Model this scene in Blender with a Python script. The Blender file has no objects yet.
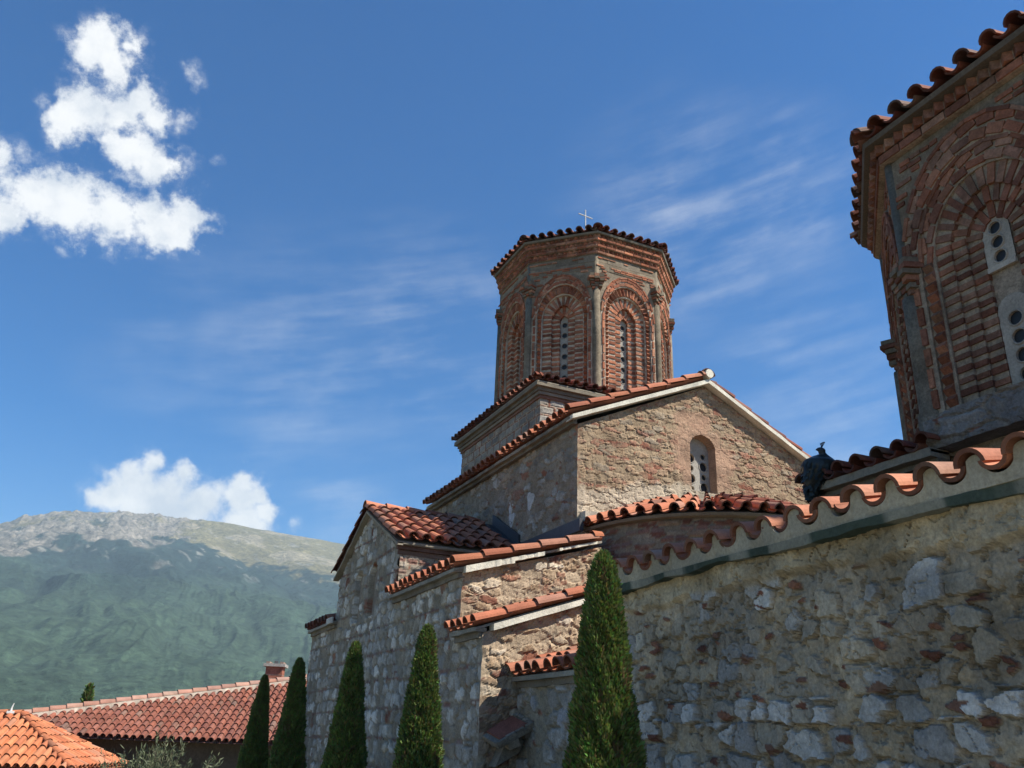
import bpy, math, random
import numpy as np
from math import radians, sin, cos, tan, pi, sqrt, atan2
random.seed(7); RNG = np.random.default_rng(7)
sc = bpy.context.scene
COL = sc.collection
G = -1.6                      # courtyard level; the eye is at z = 0
V = lambda *a: np.array(a, float)
Zu = V(0, 0, 1)

# ------------------------------------------------------------------ noise
def hsh(ix, iy, s=0):
    with np.errstate(over='ignore'):
        h = (np.asarray(ix).astype(np.int64) * 374761393 + np.asarray(iy).astype(np.int64) * 668265263 + s * 1442695041) & 0xffffffff
        h = ((h ^ (h >> 13)) * 1274126177) & 0xffffffff
        h = ((h ^ (h >> 16)) * 2246822519) & 0xffffffff
        h = h ^ (h >> 15)
    return (h & 0xffffff) / float(0x1000000)
def vnoise(x, y, s=0):
    ix = np.floor(x); iy = np.floor(y); fx = x - ix; fy = y - iy
    fx = fx * fx * fx * (fx * (fx * 6 - 15) + 10); fy = fy * fy * fy * (fy * (fy * 6 - 15) + 10)
    a = hsh(ix, iy, s); b = hsh(ix + 1, iy, s); c = hsh(ix, iy + 1, s); d = hsh(ix + 1, iy + 1, s)
    return (a + (b - a) * fx) * (1 - fy) + (c + (d - c) * fx) * fy
def fbm(x, y, s=0, o=4, g=.5):
    r = 0; a = 1; t = 0
    for k in range(o):
        r = r + a * vnoise(x * 2 ** k + 17.3 * k, y * 2 ** k - 9.1 * k, s + k); t += a; a *= g
    return r / t
def sst(a, b, x):
    t = np.clip((x - a) / (b - a), 0, 1); return t * t * (3 - 2 * t)

# ------------------------------------------------------------------ objects
def setp(o, label=None, cat=None, group=None, kind=None):
    if label: o['label'] = label
    if cat: o['category'] = cat
    if group: o['group'] = group
    if kind: o['kind'] = kind
    return o
def empty(name, loc, label, cat, group=None):
    o = bpy.data.objects.new(name, None); COL.objects.link(o); o.location = loc
    o.empty_display_size = .2
    return setp(o, label, cat, group)
class MB:
    def __init__(s): s.v = []; s.f = []; s.c = []; s.n = 0
    def add(s, verts, faces, col):
        verts = np.asarray(verts, float).reshape(-1, 3); k = len(verts)
        col = np.asarray(col, float)
        if col.ndim == 1: col = np.tile(col[:3], (k, 1))
        s.v.append(verts); s.c.append(col)
        n = s.n; s.f += [tuple(int(i) + n for i in f) for f in faces]; s.n += k
    def grid(s, P, col):           # P: (a,b,3)
        a, b = P.shape[:2]; n = s.n
        s.v.append(P.reshape(-1, 3)); col = np.asarray(col, float)
        s.c.append(np.tile(col, (a * b, 1)) if col.ndim == 1 else col.reshape(-1, 3))
        i = (np.arange(a - 1)[:, None] * b + np.arange(b - 1)[None, :]).ravel() + n
        s.f += np.stack([i, i + 1, i + b + 1, i + b], 1).tolist(); s.n += a * b
    def box(s, c, ax, ay, az, col):      # centre and three half-axis vectors
        c = np.asarray(c, float); ax, ay, az = (np.asarray(q, float) for q in (ax, ay, az))
        vs = [c + i * ax + j * ay + k * az for i in (-1, 1) for j in (-1, 1) for k in (-1, 1)]
        s.add(vs, BOXF, col)
    def bx(s, x0, x1, y0, y1, z0, z1, col):
        s.box(((x0 + x1) / 2, (y0 + y1) / 2, (z0 + z1) / 2), ((x1 - x0) / 2, 0, 0), (0, (y1 - y0) / 2, 0), (0, 0, (z1 - z0) / 2), col)
    def prism(s, pts, ext, col):    # polygon pts extruded along vector ext
        pts = np.asarray(pts, float); n = len(pts)
        s.add(np.vstack([pts, pts + np.asarray(ext, float)]),
              [tuple(range(n))[::-1], tuple(range(n, 2 * n))] + [(i, (i + 1) % n, n + (i + 1) % n, n + i) for i in range(n)], col)
    def tube(s, pts, r, col, seg=8):
        pts = [np.asarray(p, float) for p in pts]; n = len(pts); rr = r if hasattr(r, '__len__') else [r] * n
        rows = []
        for i, p in enumerate(pts):
            d = pts[min(i + 1, n - 1)] - pts[max(i - 1, 0)]; d = d / np.linalg.norm(d)
            a = np.cross(d, V(.3, .8, .52) if abs(d[2]) > .8 else Zu); a /= np.linalg.norm(a); b = np.cross(d, a)
            rows += [p + rr[i] * (cos(2 * pi * k / seg) * a + sin(2 * pi * k / seg) * b) for k in range(seg)]
        f = [(i * seg + k, i * seg + (k + 1) % seg, (i + 1) * seg + (k + 1) % seg, (i + 1) * seg + k) for i in range(n - 1) for k in range(seg)]
        f += [tuple(range(seg)), tuple(range((n - 1) * seg, n * seg))]
        s.add(rows, f, col)
    def build(s, name, mat, parent=None, smooth=False):
        me = bpy.data.meshes.new(name)
        me.from_pydata(np.vstack(s.v).tolist(), [], s.f); me.update()
        a = me.color_attributes.new('col', 'FLOAT_COLOR', 'POINT')
        c = np.vstack(s.c); c4 = np.ones((len(c), 4), np.float32); c4[:, :3] = np.clip(c, 0, 1)
        a.data.foreach_set('color', c4.ravel())
        me.materials.append(mat)
        if smooth: me.polygons.foreach_set('use_smooth', [True] * len(me.polygons))
        bm_fix(me)
        o = bpy.data.objects.new(name, me); COL.objects.link(o)
        if parent is not None:
            o.parent = parent
            loc = V(0, 0, 0); q = parent
            while q is not None: loc = loc + np.array(q.location); q = q.parent
            o.location = -loc + 0.0     # meshes are written in world coordinates
        return o
BOXF = [(0, 1, 3, 2), (4, 6, 7, 5), (0, 4, 5, 1), (2, 3, 7, 6), (0, 2, 6, 4), (1, 5, 7, 3)]
def bm_fix(me): pass

# ------------------------------------------------------------------ materials
def nd(nt, t, **kw):
    n = nt.nodes.new(t)
    for k, v in kw.items(): setattr(n, k, v)
    return n
def mat_attr(name, rough=.9, bump=.3, bscale=40, var=.35, vscale=9, spec=.3, dist=.01, translucent=0, tint=(1, 1, 1), fine=.25, grime=0, gscale=2.6):
    m = bpy.data.materials.new(name); m.use_nodes = True; nt = m.node_tree; L = nt.links.new
    bs = nt.nodes['Principled BSDF']; bs.inputs['Roughness'].default_value = rough
    bs.inputs['Specular IOR Level'].default_value = spec
    at = nd(nt, 'ShaderNodeAttribute', attribute_name='col')
    tc = nd(nt, 'ShaderNodeTexCoord')
    n1 = nd(nt, 'ShaderNodeTexNoise'); n1.inputs['Scale'].default_value = vscale; n1.inputs['Detail'].default_value = 8; n1.inputs['Roughness'].default_value = .65
    n2 = nd(nt, 'ShaderNodeTexNoise'); n2.inputs['Scale'].default_value = bscale; n2.inputs['Detail'].default_value = 6; n2.inputs['Roughness'].default_value = .7
    L(tc.outputs['Object'], n1.inputs['Vector']); L(tc.outputs['Object'], n2.inputs['Vector'])
    mr = nd(nt, 'ShaderNodeMapRange'); mr.inputs['From Min'].default_value = .3; mr.inputs['From Max'].default_value = .7
    mr.inputs['To Min'].default_value = 1 - var; mr.inputs['To Max'].default_value = 1 + var
    L(n1.outputs['Fac'], mr.inputs['Value'])
    mr2 = nd(nt, 'ShaderNodeMapRange'); mr2.inputs['From Min'].default_value = .3; mr2.inputs['From Max'].default_value = .7
    mr2.inputs['To Min'].default_value = 1 - fine; mr2.inputs['To Max'].default_value = 1 + fine
    L(n2.outputs['Fac'], mr2.inputs['Value'])
    mu = nd(nt, 'ShaderNodeMath', operation='MULTIPLY'); L(mr.outputs[0], mu.inputs[0]); L(mr2.outputs[0], mu.inputs[1])
    if grime:
        n3 = nd(nt, 'ShaderNodeTexNoise'); n3.inputs['Scale'].default_value = gscale; n3.inputs['Detail'].default_value = 9; n3.inputs['Roughness'].default_value = .68
        L(tc.outputs['Object'], n3.inputs['Vector'])
        mr3 = nd(nt, 'ShaderNodeMapRange'); mr3.inputs['From Min'].default_value = .42; mr3.inputs['From Max'].default_value = .66; mr3.inputs['To Min'].default_value = 1.04; mr3.inputs['To Max'].default_value = 1 - grime
        L(n3.outputs['Fac'], mr3.inputs['Value'])
        mu2 = nd(nt, 'ShaderNodeMath', operation='MULTIPLY'); L(mu.outputs[0], mu2.inputs[0]); L(mr3.outputs[0], mu2.inputs[1]); mu = mu2
    vm = nd(nt, 'ShaderNodeVectorMath', operation='SCALE'); L(at.outputs['Color'], vm.inputs[0]); L(mu.outputs[0], vm.inputs['Scale'])
    L(vm.outputs[0], bs.inputs['Base Color'])
    if bump:
        b = nd(nt, 'ShaderNodeBump'); b.inputs['Strength'].default_value = bump; b.inputs['Distance'].default_value = dist
        L(n2.outputs['Fac'], b.inputs['Height']); L(b.outputs['Normal'], bs.inputs['Normal'])
    if translucent:
        tr = nd(nt, 'ShaderNodeBsdfTranslucent'); L(vm.outputs[0], tr.inputs['Color'])
        mx = nd(nt, 'ShaderNodeMixShader'); mx.inputs[0].default_value = translucent
        L(bs.outputs[0], mx.inputs[1]); L(tr.outputs[0], mx.inputs[2]); L(mx.outputs[0], nt.nodes['Material Output'].inputs['Surface'])
    return m
M_STONE = mat_attr('rubble_stone', .92, .6, 55, .22, 12, .2, .012, fine=.32, grime=.22)
M_BRICK = mat_attr('old_brick', .9, .7, 55, .3, 14, .15, .012, fine=.34, grime=.38, gscale=3.4)
M_TILE = mat_attr('clay_tile', .85, .4, 45, .2, 10, .2, .006, fine=.18, grime=.28, gscale=5)
M_TRIM = mat_attr('lime_mortar', .9, .6, 50, .24, 10, .2, .012, fine=.26, grime=.36, gscale=5)
M_LEAF = mat_attr('thuja_foliage', .6, 0, 30, .25, 6, .3, .005, .22, fine=.15)
M_DARK = mat_attr('dark_metal', .5, .3, 50, .2, 8, .4)
M_FEATH = mat_attr('dark_plumage', .45, .3, 90, .3, 30, .5)
M_GROUND = mat_attr('gravel_and_grass', .95, .6, 6, .35, .7, .2, .03)
M_MOUNT = mat_attr('mountain_slope', .95, .7, .06, .3, .011, .1, 16, fine=.6)

# ------------------------------------------------------------------ stone patterns: f(u, v) -> height, colour
def lay(c, n): return np.tile(np.asarray(c, float), (n, 1))
def cells(u, v, cw, ch, s, jit=.42, warp=.25, wf=1.0):
    wx = (fbm(u * 3.2 / cw * .35 * wf, v * 3.2 / ch * .35 * wf, s + 50, 4) - .5) * warp * 2.4
    wy = (fbm(u * 3.2 / cw * .35 * wf + 31, v * 3.2 / ch * .35 * wf + 7, s + 60, 4) - .5) * warp * 2.4
    x = u / cw + wx; y = v / ch + wy * .7
    iy = np.floor(y)
    f1 = np.full(u.shape, 9.); f2 = np.full(u.shape, 9.); bi = np.zeros(u.shape); bj = np.zeros(u.shape)
    for dj in (-1, 0, 1):
        j = iy + dj
        xo = x + .5 * (j % 2) + .35 * hsh(j, j * 0 + 3, s + 9)
        ix = np.floor(xo)
        for di in (-1, 0, 1):
            i = ix + di
            px = i + .5 + (hsh(i, j, s) - .5) * 2 * jit; py = j + .5 + (hsh(i, j, s + 1) - .5) * 2 * jit * .6
            sz = .75 + .5 * hsh(i, j, s + 2)
            d = (np.abs(xo - px) ** 2.6 + np.abs(y - py) ** 2.6) ** (1 / 2.6) / sz
            m = d < f1
            f2 = np.where(m, f1, np.minimum(f2, d))
            bi = np.where(m, i, bi); bj = np.where(m, j, bj); f1 = np.where(m, d, f1)
    return f1, f2, bi, bj
def pick(pal, r):
    pal = np.asarray(pal, float); return pal[np.minimum((r * len(pal)).astype(int), len(pal) - 1)]
GREY = [(.30, .30, .30), (.36, .36, .36), (.25, .25, .26), (.42, .41, .40), (.33, .31, .28), (.29, .27, .24)]
WARM = [(.29, .20, .125), (.24, .165, .105), (.34, .25, .165), (.27, .215, .155), (.20, .14, .09), (.31, .21, .135), (.28, .15, .10)]
BRK = [(.225, .095, .06), (.185, .08, .052), (.26, .125, .08), (.165, .075, .052), (.24, .14, .098), (.20, .11, .08)]
def pat_rubble(pal, mortar, cw, ch, s, depth=.03, mw=.10, expo=.8, brick=.06, jit=.42, warp=.25, extra=None):
    def f(u, v):
        f1, f2, i, j = cells(u, v, cw, ch, s, jit, warp)
        e = f2 - f1
        r = hsh(i, j, s + 11); r2 = hsh(i, j, s + 12); r3 = hsh(i, j, s + 13)
        ex = expo(u, v, i, j) if callable(expo) else expo
        vis = (r2 < ex)
        q = sst(mw * .4, mw * 1.5 + .1 * r3, e)
        q = q * np.where(vis, 1, .18)
        rough = fbm(u * 14, v * 14, s + 3, 5) - .5
        rough2 = fbm(u * 45, v * 45, s + 4, 3) - .5
        h = depth * q * (.45 + .8 * r3) + rough * depth * 1.0 + rough2 * depth * .45
        c = pick(pal, r); c = c * (.8 + .4 * r3)[..., None]
        c = np.where((hsh(i, j, s + 14) < brick)[..., None], pick(BRK, r3), c)
        mo = np.asarray(mortar, float) * (.78 + .5 * fbm(u * 2.2, v * 2.2, s + 5, 4))[..., None]
        k = (sst(.35, .75, q) * np.where(vis, 1., 0))[..., None]
        # half buried stones keep a thin skin of mortar
        k = k * (1 - .55 * sst(.52, .62, fbm(u * 9, v * 9, s + 6, 4)))[..., None]
        col = mo * (1 - k) + c * k
        # brick chips pushed into the joints
        chip = (e < mw * 1.0) & (hsh(np.floor(u / .09), np.floor(v / .05), s + 20) < brick * 2.2)
        col = np.where(chip[..., None], pick(BRK, hsh(i, j, s + 21)), col); h = h + chip * depth * .5
        # pits
        pit = sst(.68, .78, fbm(u * 26, v * 26, s + 8, 2)); h = h - pit * depth * .5
        if extra: h, col = extra(u, v, h, col)
        return h, col
    return f
def pat_course(pal, mortar, s, rh=.19, cw=.27, depth=.025, bevery=2, bh=.05):
    """coursed stone with thin brick courses between"""
    per = rh * bevery + bh
    base = pat_rubble(pal, mortar, cw, rh, s, depth, .10, .84, .022, .38, .26)
    def f(u, v):
        vv = v + (fbm(u * .9, v * .3, s + 70, 3) - .5) * .10
        k = np.floor(vv / per); w = vv - k * per
        isb = w < bh
        vs = np.where(isb, 0, (w - bh)) + k * rh * bevery
        h, c = base(u, vs)
        bi = np.floor(u / .19 + hsh(k, k * 0, s + 71) * 5)
        fu = u / .19 + hsh(k, k * 0, s + 71) * 5 - bi
        gone = (hsh(bi, k, s + 72) < .42) | (fu < .12)
        bc = pick(BRK, hsh(bi, k, s + 73)) * .75 + .05
        bcol = np.where(gone[..., None], np.asarray(mortar) * .95, bc)
        edge = np.minimum(w, bh - w) / bh
        rr = fbm(u * 20, v * 20, s + 75, 3) - .5
        hb = np.where(gone, .2, 1) * depth * .7 * sst(0, .3, edge) + rr * depth * .8
        return np.where(isb, hb, h), np.where(isb[..., None], bcol, c)
    return f
def pat_cloison(stone, mortar, s, rh=.13, cw=.30, bh=.035, depth=.012):
    per = rh + bh
    def f(u, v):
        k = np.floor(v / per); w = v - k * per
        off = hsh(k, k * 0, s) * 3
        wid = cw
        bi = np.floor(u / wid + off); fu = (u / wid + off - bi) * wid
        hb = w < bh; vb = fu < .045
        q = np.minimum(np.minimum(fu - .045, wid - fu), np.minimum(w - bh, per - w))
        r = hsh(bi, k, s + 1)
        st = pick(stone, r) * (.85 + .3 * hsh(bi, k, s + 2))[..., None]
        nb = np.floor(u / .17 + off * 2)
        jo = (u / .17 + off * 2 - nb) < .14
        bc = pick(BRK, hsh(nb, k, s + 3)) * .95
        bcol = np.where((jo | (np.minimum(w, bh - w) < .005))[..., None], np.asarray(mortar, float), bc)
        vcol = np.where((np.minimum(fu, .045 - fu) < .008)[..., None], np.asarray(mortar, float), pick(BRK, r) * .9)
        col = np.where(hb[..., None], bcol, np.where(vb[..., None], vcol, np.where((q < .008)[..., None], np.asarray(mortar, float), st)))
        rr = fbm(u * 18, v * 18, s + 5, 4) - .5
        h = depth * sst(0, .02, q) + rr * depth * 1.6 + np.where(hb & ~jo, depth * .8, 0) + np.where(vb & ~hb, depth * .5, 0)
        return h, col * (.8 + .4 * fbm(u * 3, v * 3, s + 6, 3))[..., None]
    return f
def hcorner(z, s=0): return .035 * (fbm(z * 7, z * 0 + s, 5, 3) - .5)
def wall(mb, O, U, N, u0, u1, bot, top, res, pat, cl=False, cr=False, off=0.0):
    O, U, N = (np.asarray(q, float) for q in (O, U, N))
    bf = bot if callable(bot) else (lambda u: u * 0 + bot); tf = top if callable(top) else (lambda u: u * 0 + top)
    u = np.linspace(u0, u1, max(3, int((u1 - u0) / res) + 1))
    hh = (tf(u) - bf(u)).max(); t = np.linspace(0, 1, max(3, int(hh / res) + 1))
    uu = np.repeat(u[:, None], len(t), 1); vv = bf(u)[:, None] + (tf(u) - bf(u))[:, None] * t[None, :]
    h, c = pat(uu + off, vv)
    du = np.zeros_like(uu)
    if cl:
        w = np.clip(1 - (uu - u0) / .09, 0, 1); hc = hcorner(vv, cl); h = h * (1 - w) + hc * w; du = du - hc * w
    if cr:
        w = np.clip(1 - (u1 - uu) / .09, 0, 1); hc = hcorner(vv, cr); h = h * (1 - w) + hc * w; du = du + hc * w
    P = O + (uu + du)[..., None] * U + vv[..., None] * Zu + h[..., None] * N
    mb.grid(P, c.reshape(-1, 3))

# ------------------------------------------------------------------ tiles
TILE_N = [(.43, .16, .09), (.39, .14, .08), (.45, .18, .105), (.41, .145, .075), (.34, .12, .07), (.36, .17, .115)]      # newer orange
TILE_O = [(.21, .07, .045), (.18, .06, .045), (.25, .09, .055), (.15, .06, .045), (.22, .105, .075)]         # old dark red
def tile_col(pal, dirt=.0):
    c = V(*random.choice(pal)) * random.uniform(.82, 1.12)
    c = c * (1 + V(.06, 0, -.05) * random.uniform(-1, 1))
    if random.random() < dirt: c = c * .55 + V(.15, .135, .11) * random.uniform(.2, .7)
    return c
def shell(mb, P, e, s, n, w0, w1, h0, h1, length, th, col, seg=7, up=True, lift=.0):
    """curved tile: P lower-end base centre, runs length along s"""
    vs = []
    for (d, w, h, lf) in ((0, w0, h0, lift), (length, w1, h1, 0)):
        for rr in (0, 1):
            for k in range(seg + 1):
                a = pi * k / seg
                ww = w - (th if rr else 0); hh = h - (th if rr else 0)
                x = -cos(a) * ww; y = sin(a) * hh
                if not up: y = h - sin(a) * (h + (0 if rr == 0 else -th)); x = -cos(a) * (w - (th if rr else 0))
                vs.append(P + s * d + e * x + n * (y + lf))
    m = seg + 1; f = []
    for k in range(seg):
        o0, i0, o1, i1 = k, m + k, 2 * m + k, 3 * m + k
        f += [(o0, o0 + 1, o1 + 1, o1), (i0, i1, i1 + 1, i0 + 1), (o0, i0, i0 + 1, o0 + 1), (o1, o1 + 1, i1 + 1, i1)]
    f += [(0, 2 * m, 3 * m, m), (seg, m + seg, 3 * m + seg, 2 * m + seg)]
    mb.add(vs, f, col)
    # cut end and underside with shade painted in, as faces of their own
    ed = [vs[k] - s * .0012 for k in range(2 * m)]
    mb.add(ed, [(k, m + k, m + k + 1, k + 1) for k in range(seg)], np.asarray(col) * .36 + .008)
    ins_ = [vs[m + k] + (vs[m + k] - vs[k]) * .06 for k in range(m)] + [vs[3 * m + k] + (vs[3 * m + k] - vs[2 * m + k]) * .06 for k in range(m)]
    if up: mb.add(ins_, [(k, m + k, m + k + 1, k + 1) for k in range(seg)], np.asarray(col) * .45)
def unit(a): a = np.asarray(a, float); return a / np.linalg.norm(a)
def tile_column(mb, P, e, s, n, pitch, L0, L1, expo, pal, over=True, th=.016, jit=1., seg=7, dirt=.15, taper=1., oh=.40, ow=.385, pw=.40):
    d = L0; first = True
    while d < L1 - .02:
        ln = min(expo + .06, L1 - d)
        if ln < .05: break
        e2 = unit(e + s * random.uniform(-.045, .045) * jit)
        k = 1 - (1 - taper) * min(1, (d + ln / 2) / max(L1, .01))
        du = random.uniform(-.010, .010) * jit; dz = random.uniform(-.005, .006) * jit; ds = random.uniform(-.012, .012) * jit
        if over:
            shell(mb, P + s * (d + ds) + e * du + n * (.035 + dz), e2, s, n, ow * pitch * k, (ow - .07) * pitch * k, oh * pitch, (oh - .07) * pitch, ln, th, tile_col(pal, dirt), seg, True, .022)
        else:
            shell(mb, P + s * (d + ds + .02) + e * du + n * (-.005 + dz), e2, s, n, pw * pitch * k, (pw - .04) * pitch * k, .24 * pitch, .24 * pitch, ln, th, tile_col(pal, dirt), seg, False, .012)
        d += expo
def tile_field(mb, P0, e, s, length, smax, pitch=.21, expo=.38, pal=TILE_N, smin=None, edge=True, th=.016, jit=1., seg=7, dirt=.15, sag=0., oh=.40, ow=.385, pw=.40):
    """P0 eave start; e along the eave, s up the slope (unit); smax(u), smin(u) limits"""
    P0, e, s = np.asarray(P0, float), unit(e), unit(s); n = np.cross(e, s); n = n if n[2] > 0 else -n
    nc = max(1, round(length / pitch)); p = length / nc
    for j in range(nc + (1 if edge else 0)):
        u = j * p
        uq = min(max(u, .02), length - .02)
        a = smin(uq) if smin else 0; b = smax(uq) if callable(smax) else smax
        wob = n * sag * (fbm(np.array(u * .9), np.array(3.3), 4, 2) - .5)
        tile_column(mb, P0 + e * u + wob, e, s, n, p, a, b, expo, pal, True, th, jit, seg, dirt, 1., oh, ow)
        if j < nc:
            u2 = u + p / 2
            a = smin(u2) if smin else 0; b = smax(u2) if callable(smax) else smax
            tile_column(mb, P0 + e * u2 + wob, e, s, n, p, a, b, expo, pal, False, th, jit, seg, dirt, 1., oh, ow, pw)
def ridge_tiles(mb, A, B, pal, w=.10, h=.085, expo=.38, th=.016, lift=0.0, dirt=.15):
    A, B = np.asarray(A, float), np.asarray(B, float); s = unit(B - A); e = unit(np.cross(s, Zu)); n = np.cross(e, s); n = n if n[2] > 0 else -n
    d = 0; Lt = np.linalg.norm(B - A)
    while d < Lt - .03:
        ln = min(expo + .06, Lt - d)
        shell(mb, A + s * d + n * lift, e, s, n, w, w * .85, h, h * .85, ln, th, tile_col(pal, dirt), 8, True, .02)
        d += expo
MORT = (.255, .225, .175); MORT_D = (.165, .145, .115); WHITE = (.62, .585, .49)
def slab_strip(mb, A, B, out, h, w, col, wob=.0, res=.08):
    """rough mortar strip along A->B: top at A/B, hanging down h, thickness w in direction out"""
    A, B = np.asarray(A, float), np.asarray(B, float); out = np.asarray(out, float); L = np.linalg.norm(B - A); n = max(2, int(L / res))
    t = np.linspace(0, 1, n + 1)
    base = A + (B - A) * t[:, None]
    q = (fbm(t * L * 6 + A[0] * 3, t * 0 + A[2] * 5, 41, 3) - .5) * 2 * wob
    q2 = (fbm(t * L * 9 + A[1] * 3, t * 0 + A[2] * 5, 47, 3) - .5) * 2 * wob
    prof = [(0, 0, 0), (1, 0, 0), (1, -1, 1), (0, -1, 1), (0, 0, 0)]
    P = np.zeros((n + 1, 5, 3))
    for k, (a, b, c) in enumerate(prof):
        P[:, k] = base + out * (w * a + (q2 * a))[:, None] + Zu * (h * b + q * c)[:, None]
    st = (.62 + .76 * fbm(t * L * 3.1 + A[0] * 2, t * 0 + A[1] + A[2] * 3, 53, 4)); cc = np.asarray(col, float)[None, :] * st[:, None]
    mb.grid(P, np.repeat(cc, 5, 0))
    mb.add(P[0, :4], [(0, 1, 2, 3)], col); mb.add(P[-1, :4], [(3, 2, 1, 0)], col)

# ================================================================== THE CHURCH
church = empty('church', (7.9, 13.8, G), 'old Byzantine stone and brick church with red tiled roofs and domed towers', 'church')
A_ = V(0, 1, 0); B_ = V(1, 0, 0)
SOUTH = V(0, -1, 0); WEST = V(-1, 0, 0)
CY = 13.72
LEFTP = [(.41, .39, .35), (.48, .455, .41), (.33, .31, .275), (.56, .53, .475), (.37, .33, .265), (.28, .25, .20)]
P_LEFT = pat_course(LEFTP, (.235, .20, .15), 5, .17, .22, .024, 2, .034)
P_HIGH = pat_rubble([(.25, .225, .19), (.29, .255, .21), (.20, .18, .155), (.33, .32, .29), (.28, .225, .17)], (.235, .195, .145), .25, .13, 11, .024, .09, .68, .04, .44, .32)
P_GABLE = pat_rubble(WARM, (.40, .325, .235), .25, .15, 21, .034, .09, .85, .07, .42, .28)
P_LIT = pat_rubble(WARM + [(.48, .41, .32)], (.38, .295, .205), .20, .095, 31, .022, .09, .72, .07, .44, .32)

def core(mb, x0, x1, y0, y1, z0, z1): mb.bx(x0, x1, y0, y1, z0, z1, (.25, .21, .17))

# ---- tall gabled arm -------------------------------------------------------
XL, XR, YG, YF, ZE, ZA = 5.65, 10.23, 10.17, 16.2, 4.30, 5.36
tw, th_ = pat_rubble, None
mb = MB()
core(mb, XL + .09, XR - .09, YG + .26, YF, -1.6, 4.08)
mb.prism([(XL + .1, YG + .26, 4.2), (XR - .1, YG + .26, 4.05), (7.94, YG + .26, ZA - .1)], (0, YF - YG - .36, 0), (.25, .21, .17))
WINC, WINW, WZ0, WZ1 = 7.845, .235, 3.625, 4.52
def gable_extra(u, v, h, col):
    # u is world X here: plaster patches round the window, and the arched recess
    d = np.hypot((u - WINC) / .62, (v - 4.15) / .85) + (fbm(u * 5, v * 5, 91, 4) - .5) * .9
    k = (1 - sst(.75, 1.05, d))
    pl = np.array([.345, .215, .145]) * (.85 + .3 * fbm(u * 4, v * 4, 92, 4))[..., None]
    blk = hsh(np.floor(u / .33 + .5 * (np.floor(v / .24) % 2)), np.floor(v / .24), 93)
    pl = pl * np.where(blk < .4, .82, 1.05)[..., None]
    col = col * (1 - .85 * k[..., None]) + pl * .85 * k[..., None]
    h = h * (1 - .6 * k)
    bk = np.floor(v / .23 + .35 * fbm(u * 1.2, v * 0, 97, 2)); bw = v / .23 + .35 * fbm(u * 1.2, v * 0, 97, 2) - bk
    on = (bw < .15) & (fbm(u * 2.2, bk * 3.1, 98, 3) > .55) & (k < .3) & (fbm(u * 18, v * 18, 99, 2) > .36)
    col = np.where(on[..., None], pick(BRK, hsh(np.floor(u / .14), bk, 100)) * 1.15, col)
    col = col * (.80 + .40 * fbm(u * 20, v * 26, 102, 4))[..., None]
    zsp = WZ1 - WINW
    inside = (np.abs(u - WINC) < WINW) & (v > WZ0) & ((v < zsp) | (np.hypot(u - WINC, v - zsp) < WINW))
    h = np.where(inside, -.20, h); col = np.where(inside[..., None], np.array([.36, .235, .165]), col)
    # pale mortar fillet above the apse roof
    f = 1 - sst(.0, .10, v - (3.30 + .34 * np.exp(-((u - 7.85) / 1.5) ** 2)) + (fbm(u * 6, v * 6, 95, 3) - .5) * .25)
    col = col * (1 - f[..., None]) + np.array([.42, .345, .255]) * f[..., None]
    return h, col
pg = pat_rubble(WARM, (.285, .21, .135), .19, .078, 21, .015, .07, .70, .10, .47, .42, gable_extra)
gtop = lambda u: ZA - np.where(u > 7.94, (u - 7.94) * .505, (7.94 - u) * (ZA - ZE) / (7.94 - XL))
wall(mb, (0, YG, 0), B_, SOUTH, XL, XR, 1.2, gtop, .017, pg, cl=1)
wall(mb, (XL, 0, 0), A_, WEST, YG, YF, 1.2, 4.31, .026, P_HIGH, cl=1)
mb.bx(XR - .15, XR, YG + .02, YF, -1.6, 4.08, (.3, .25, .19))
arm = mb.build('gabled_arm', M_STONE, church)
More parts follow.
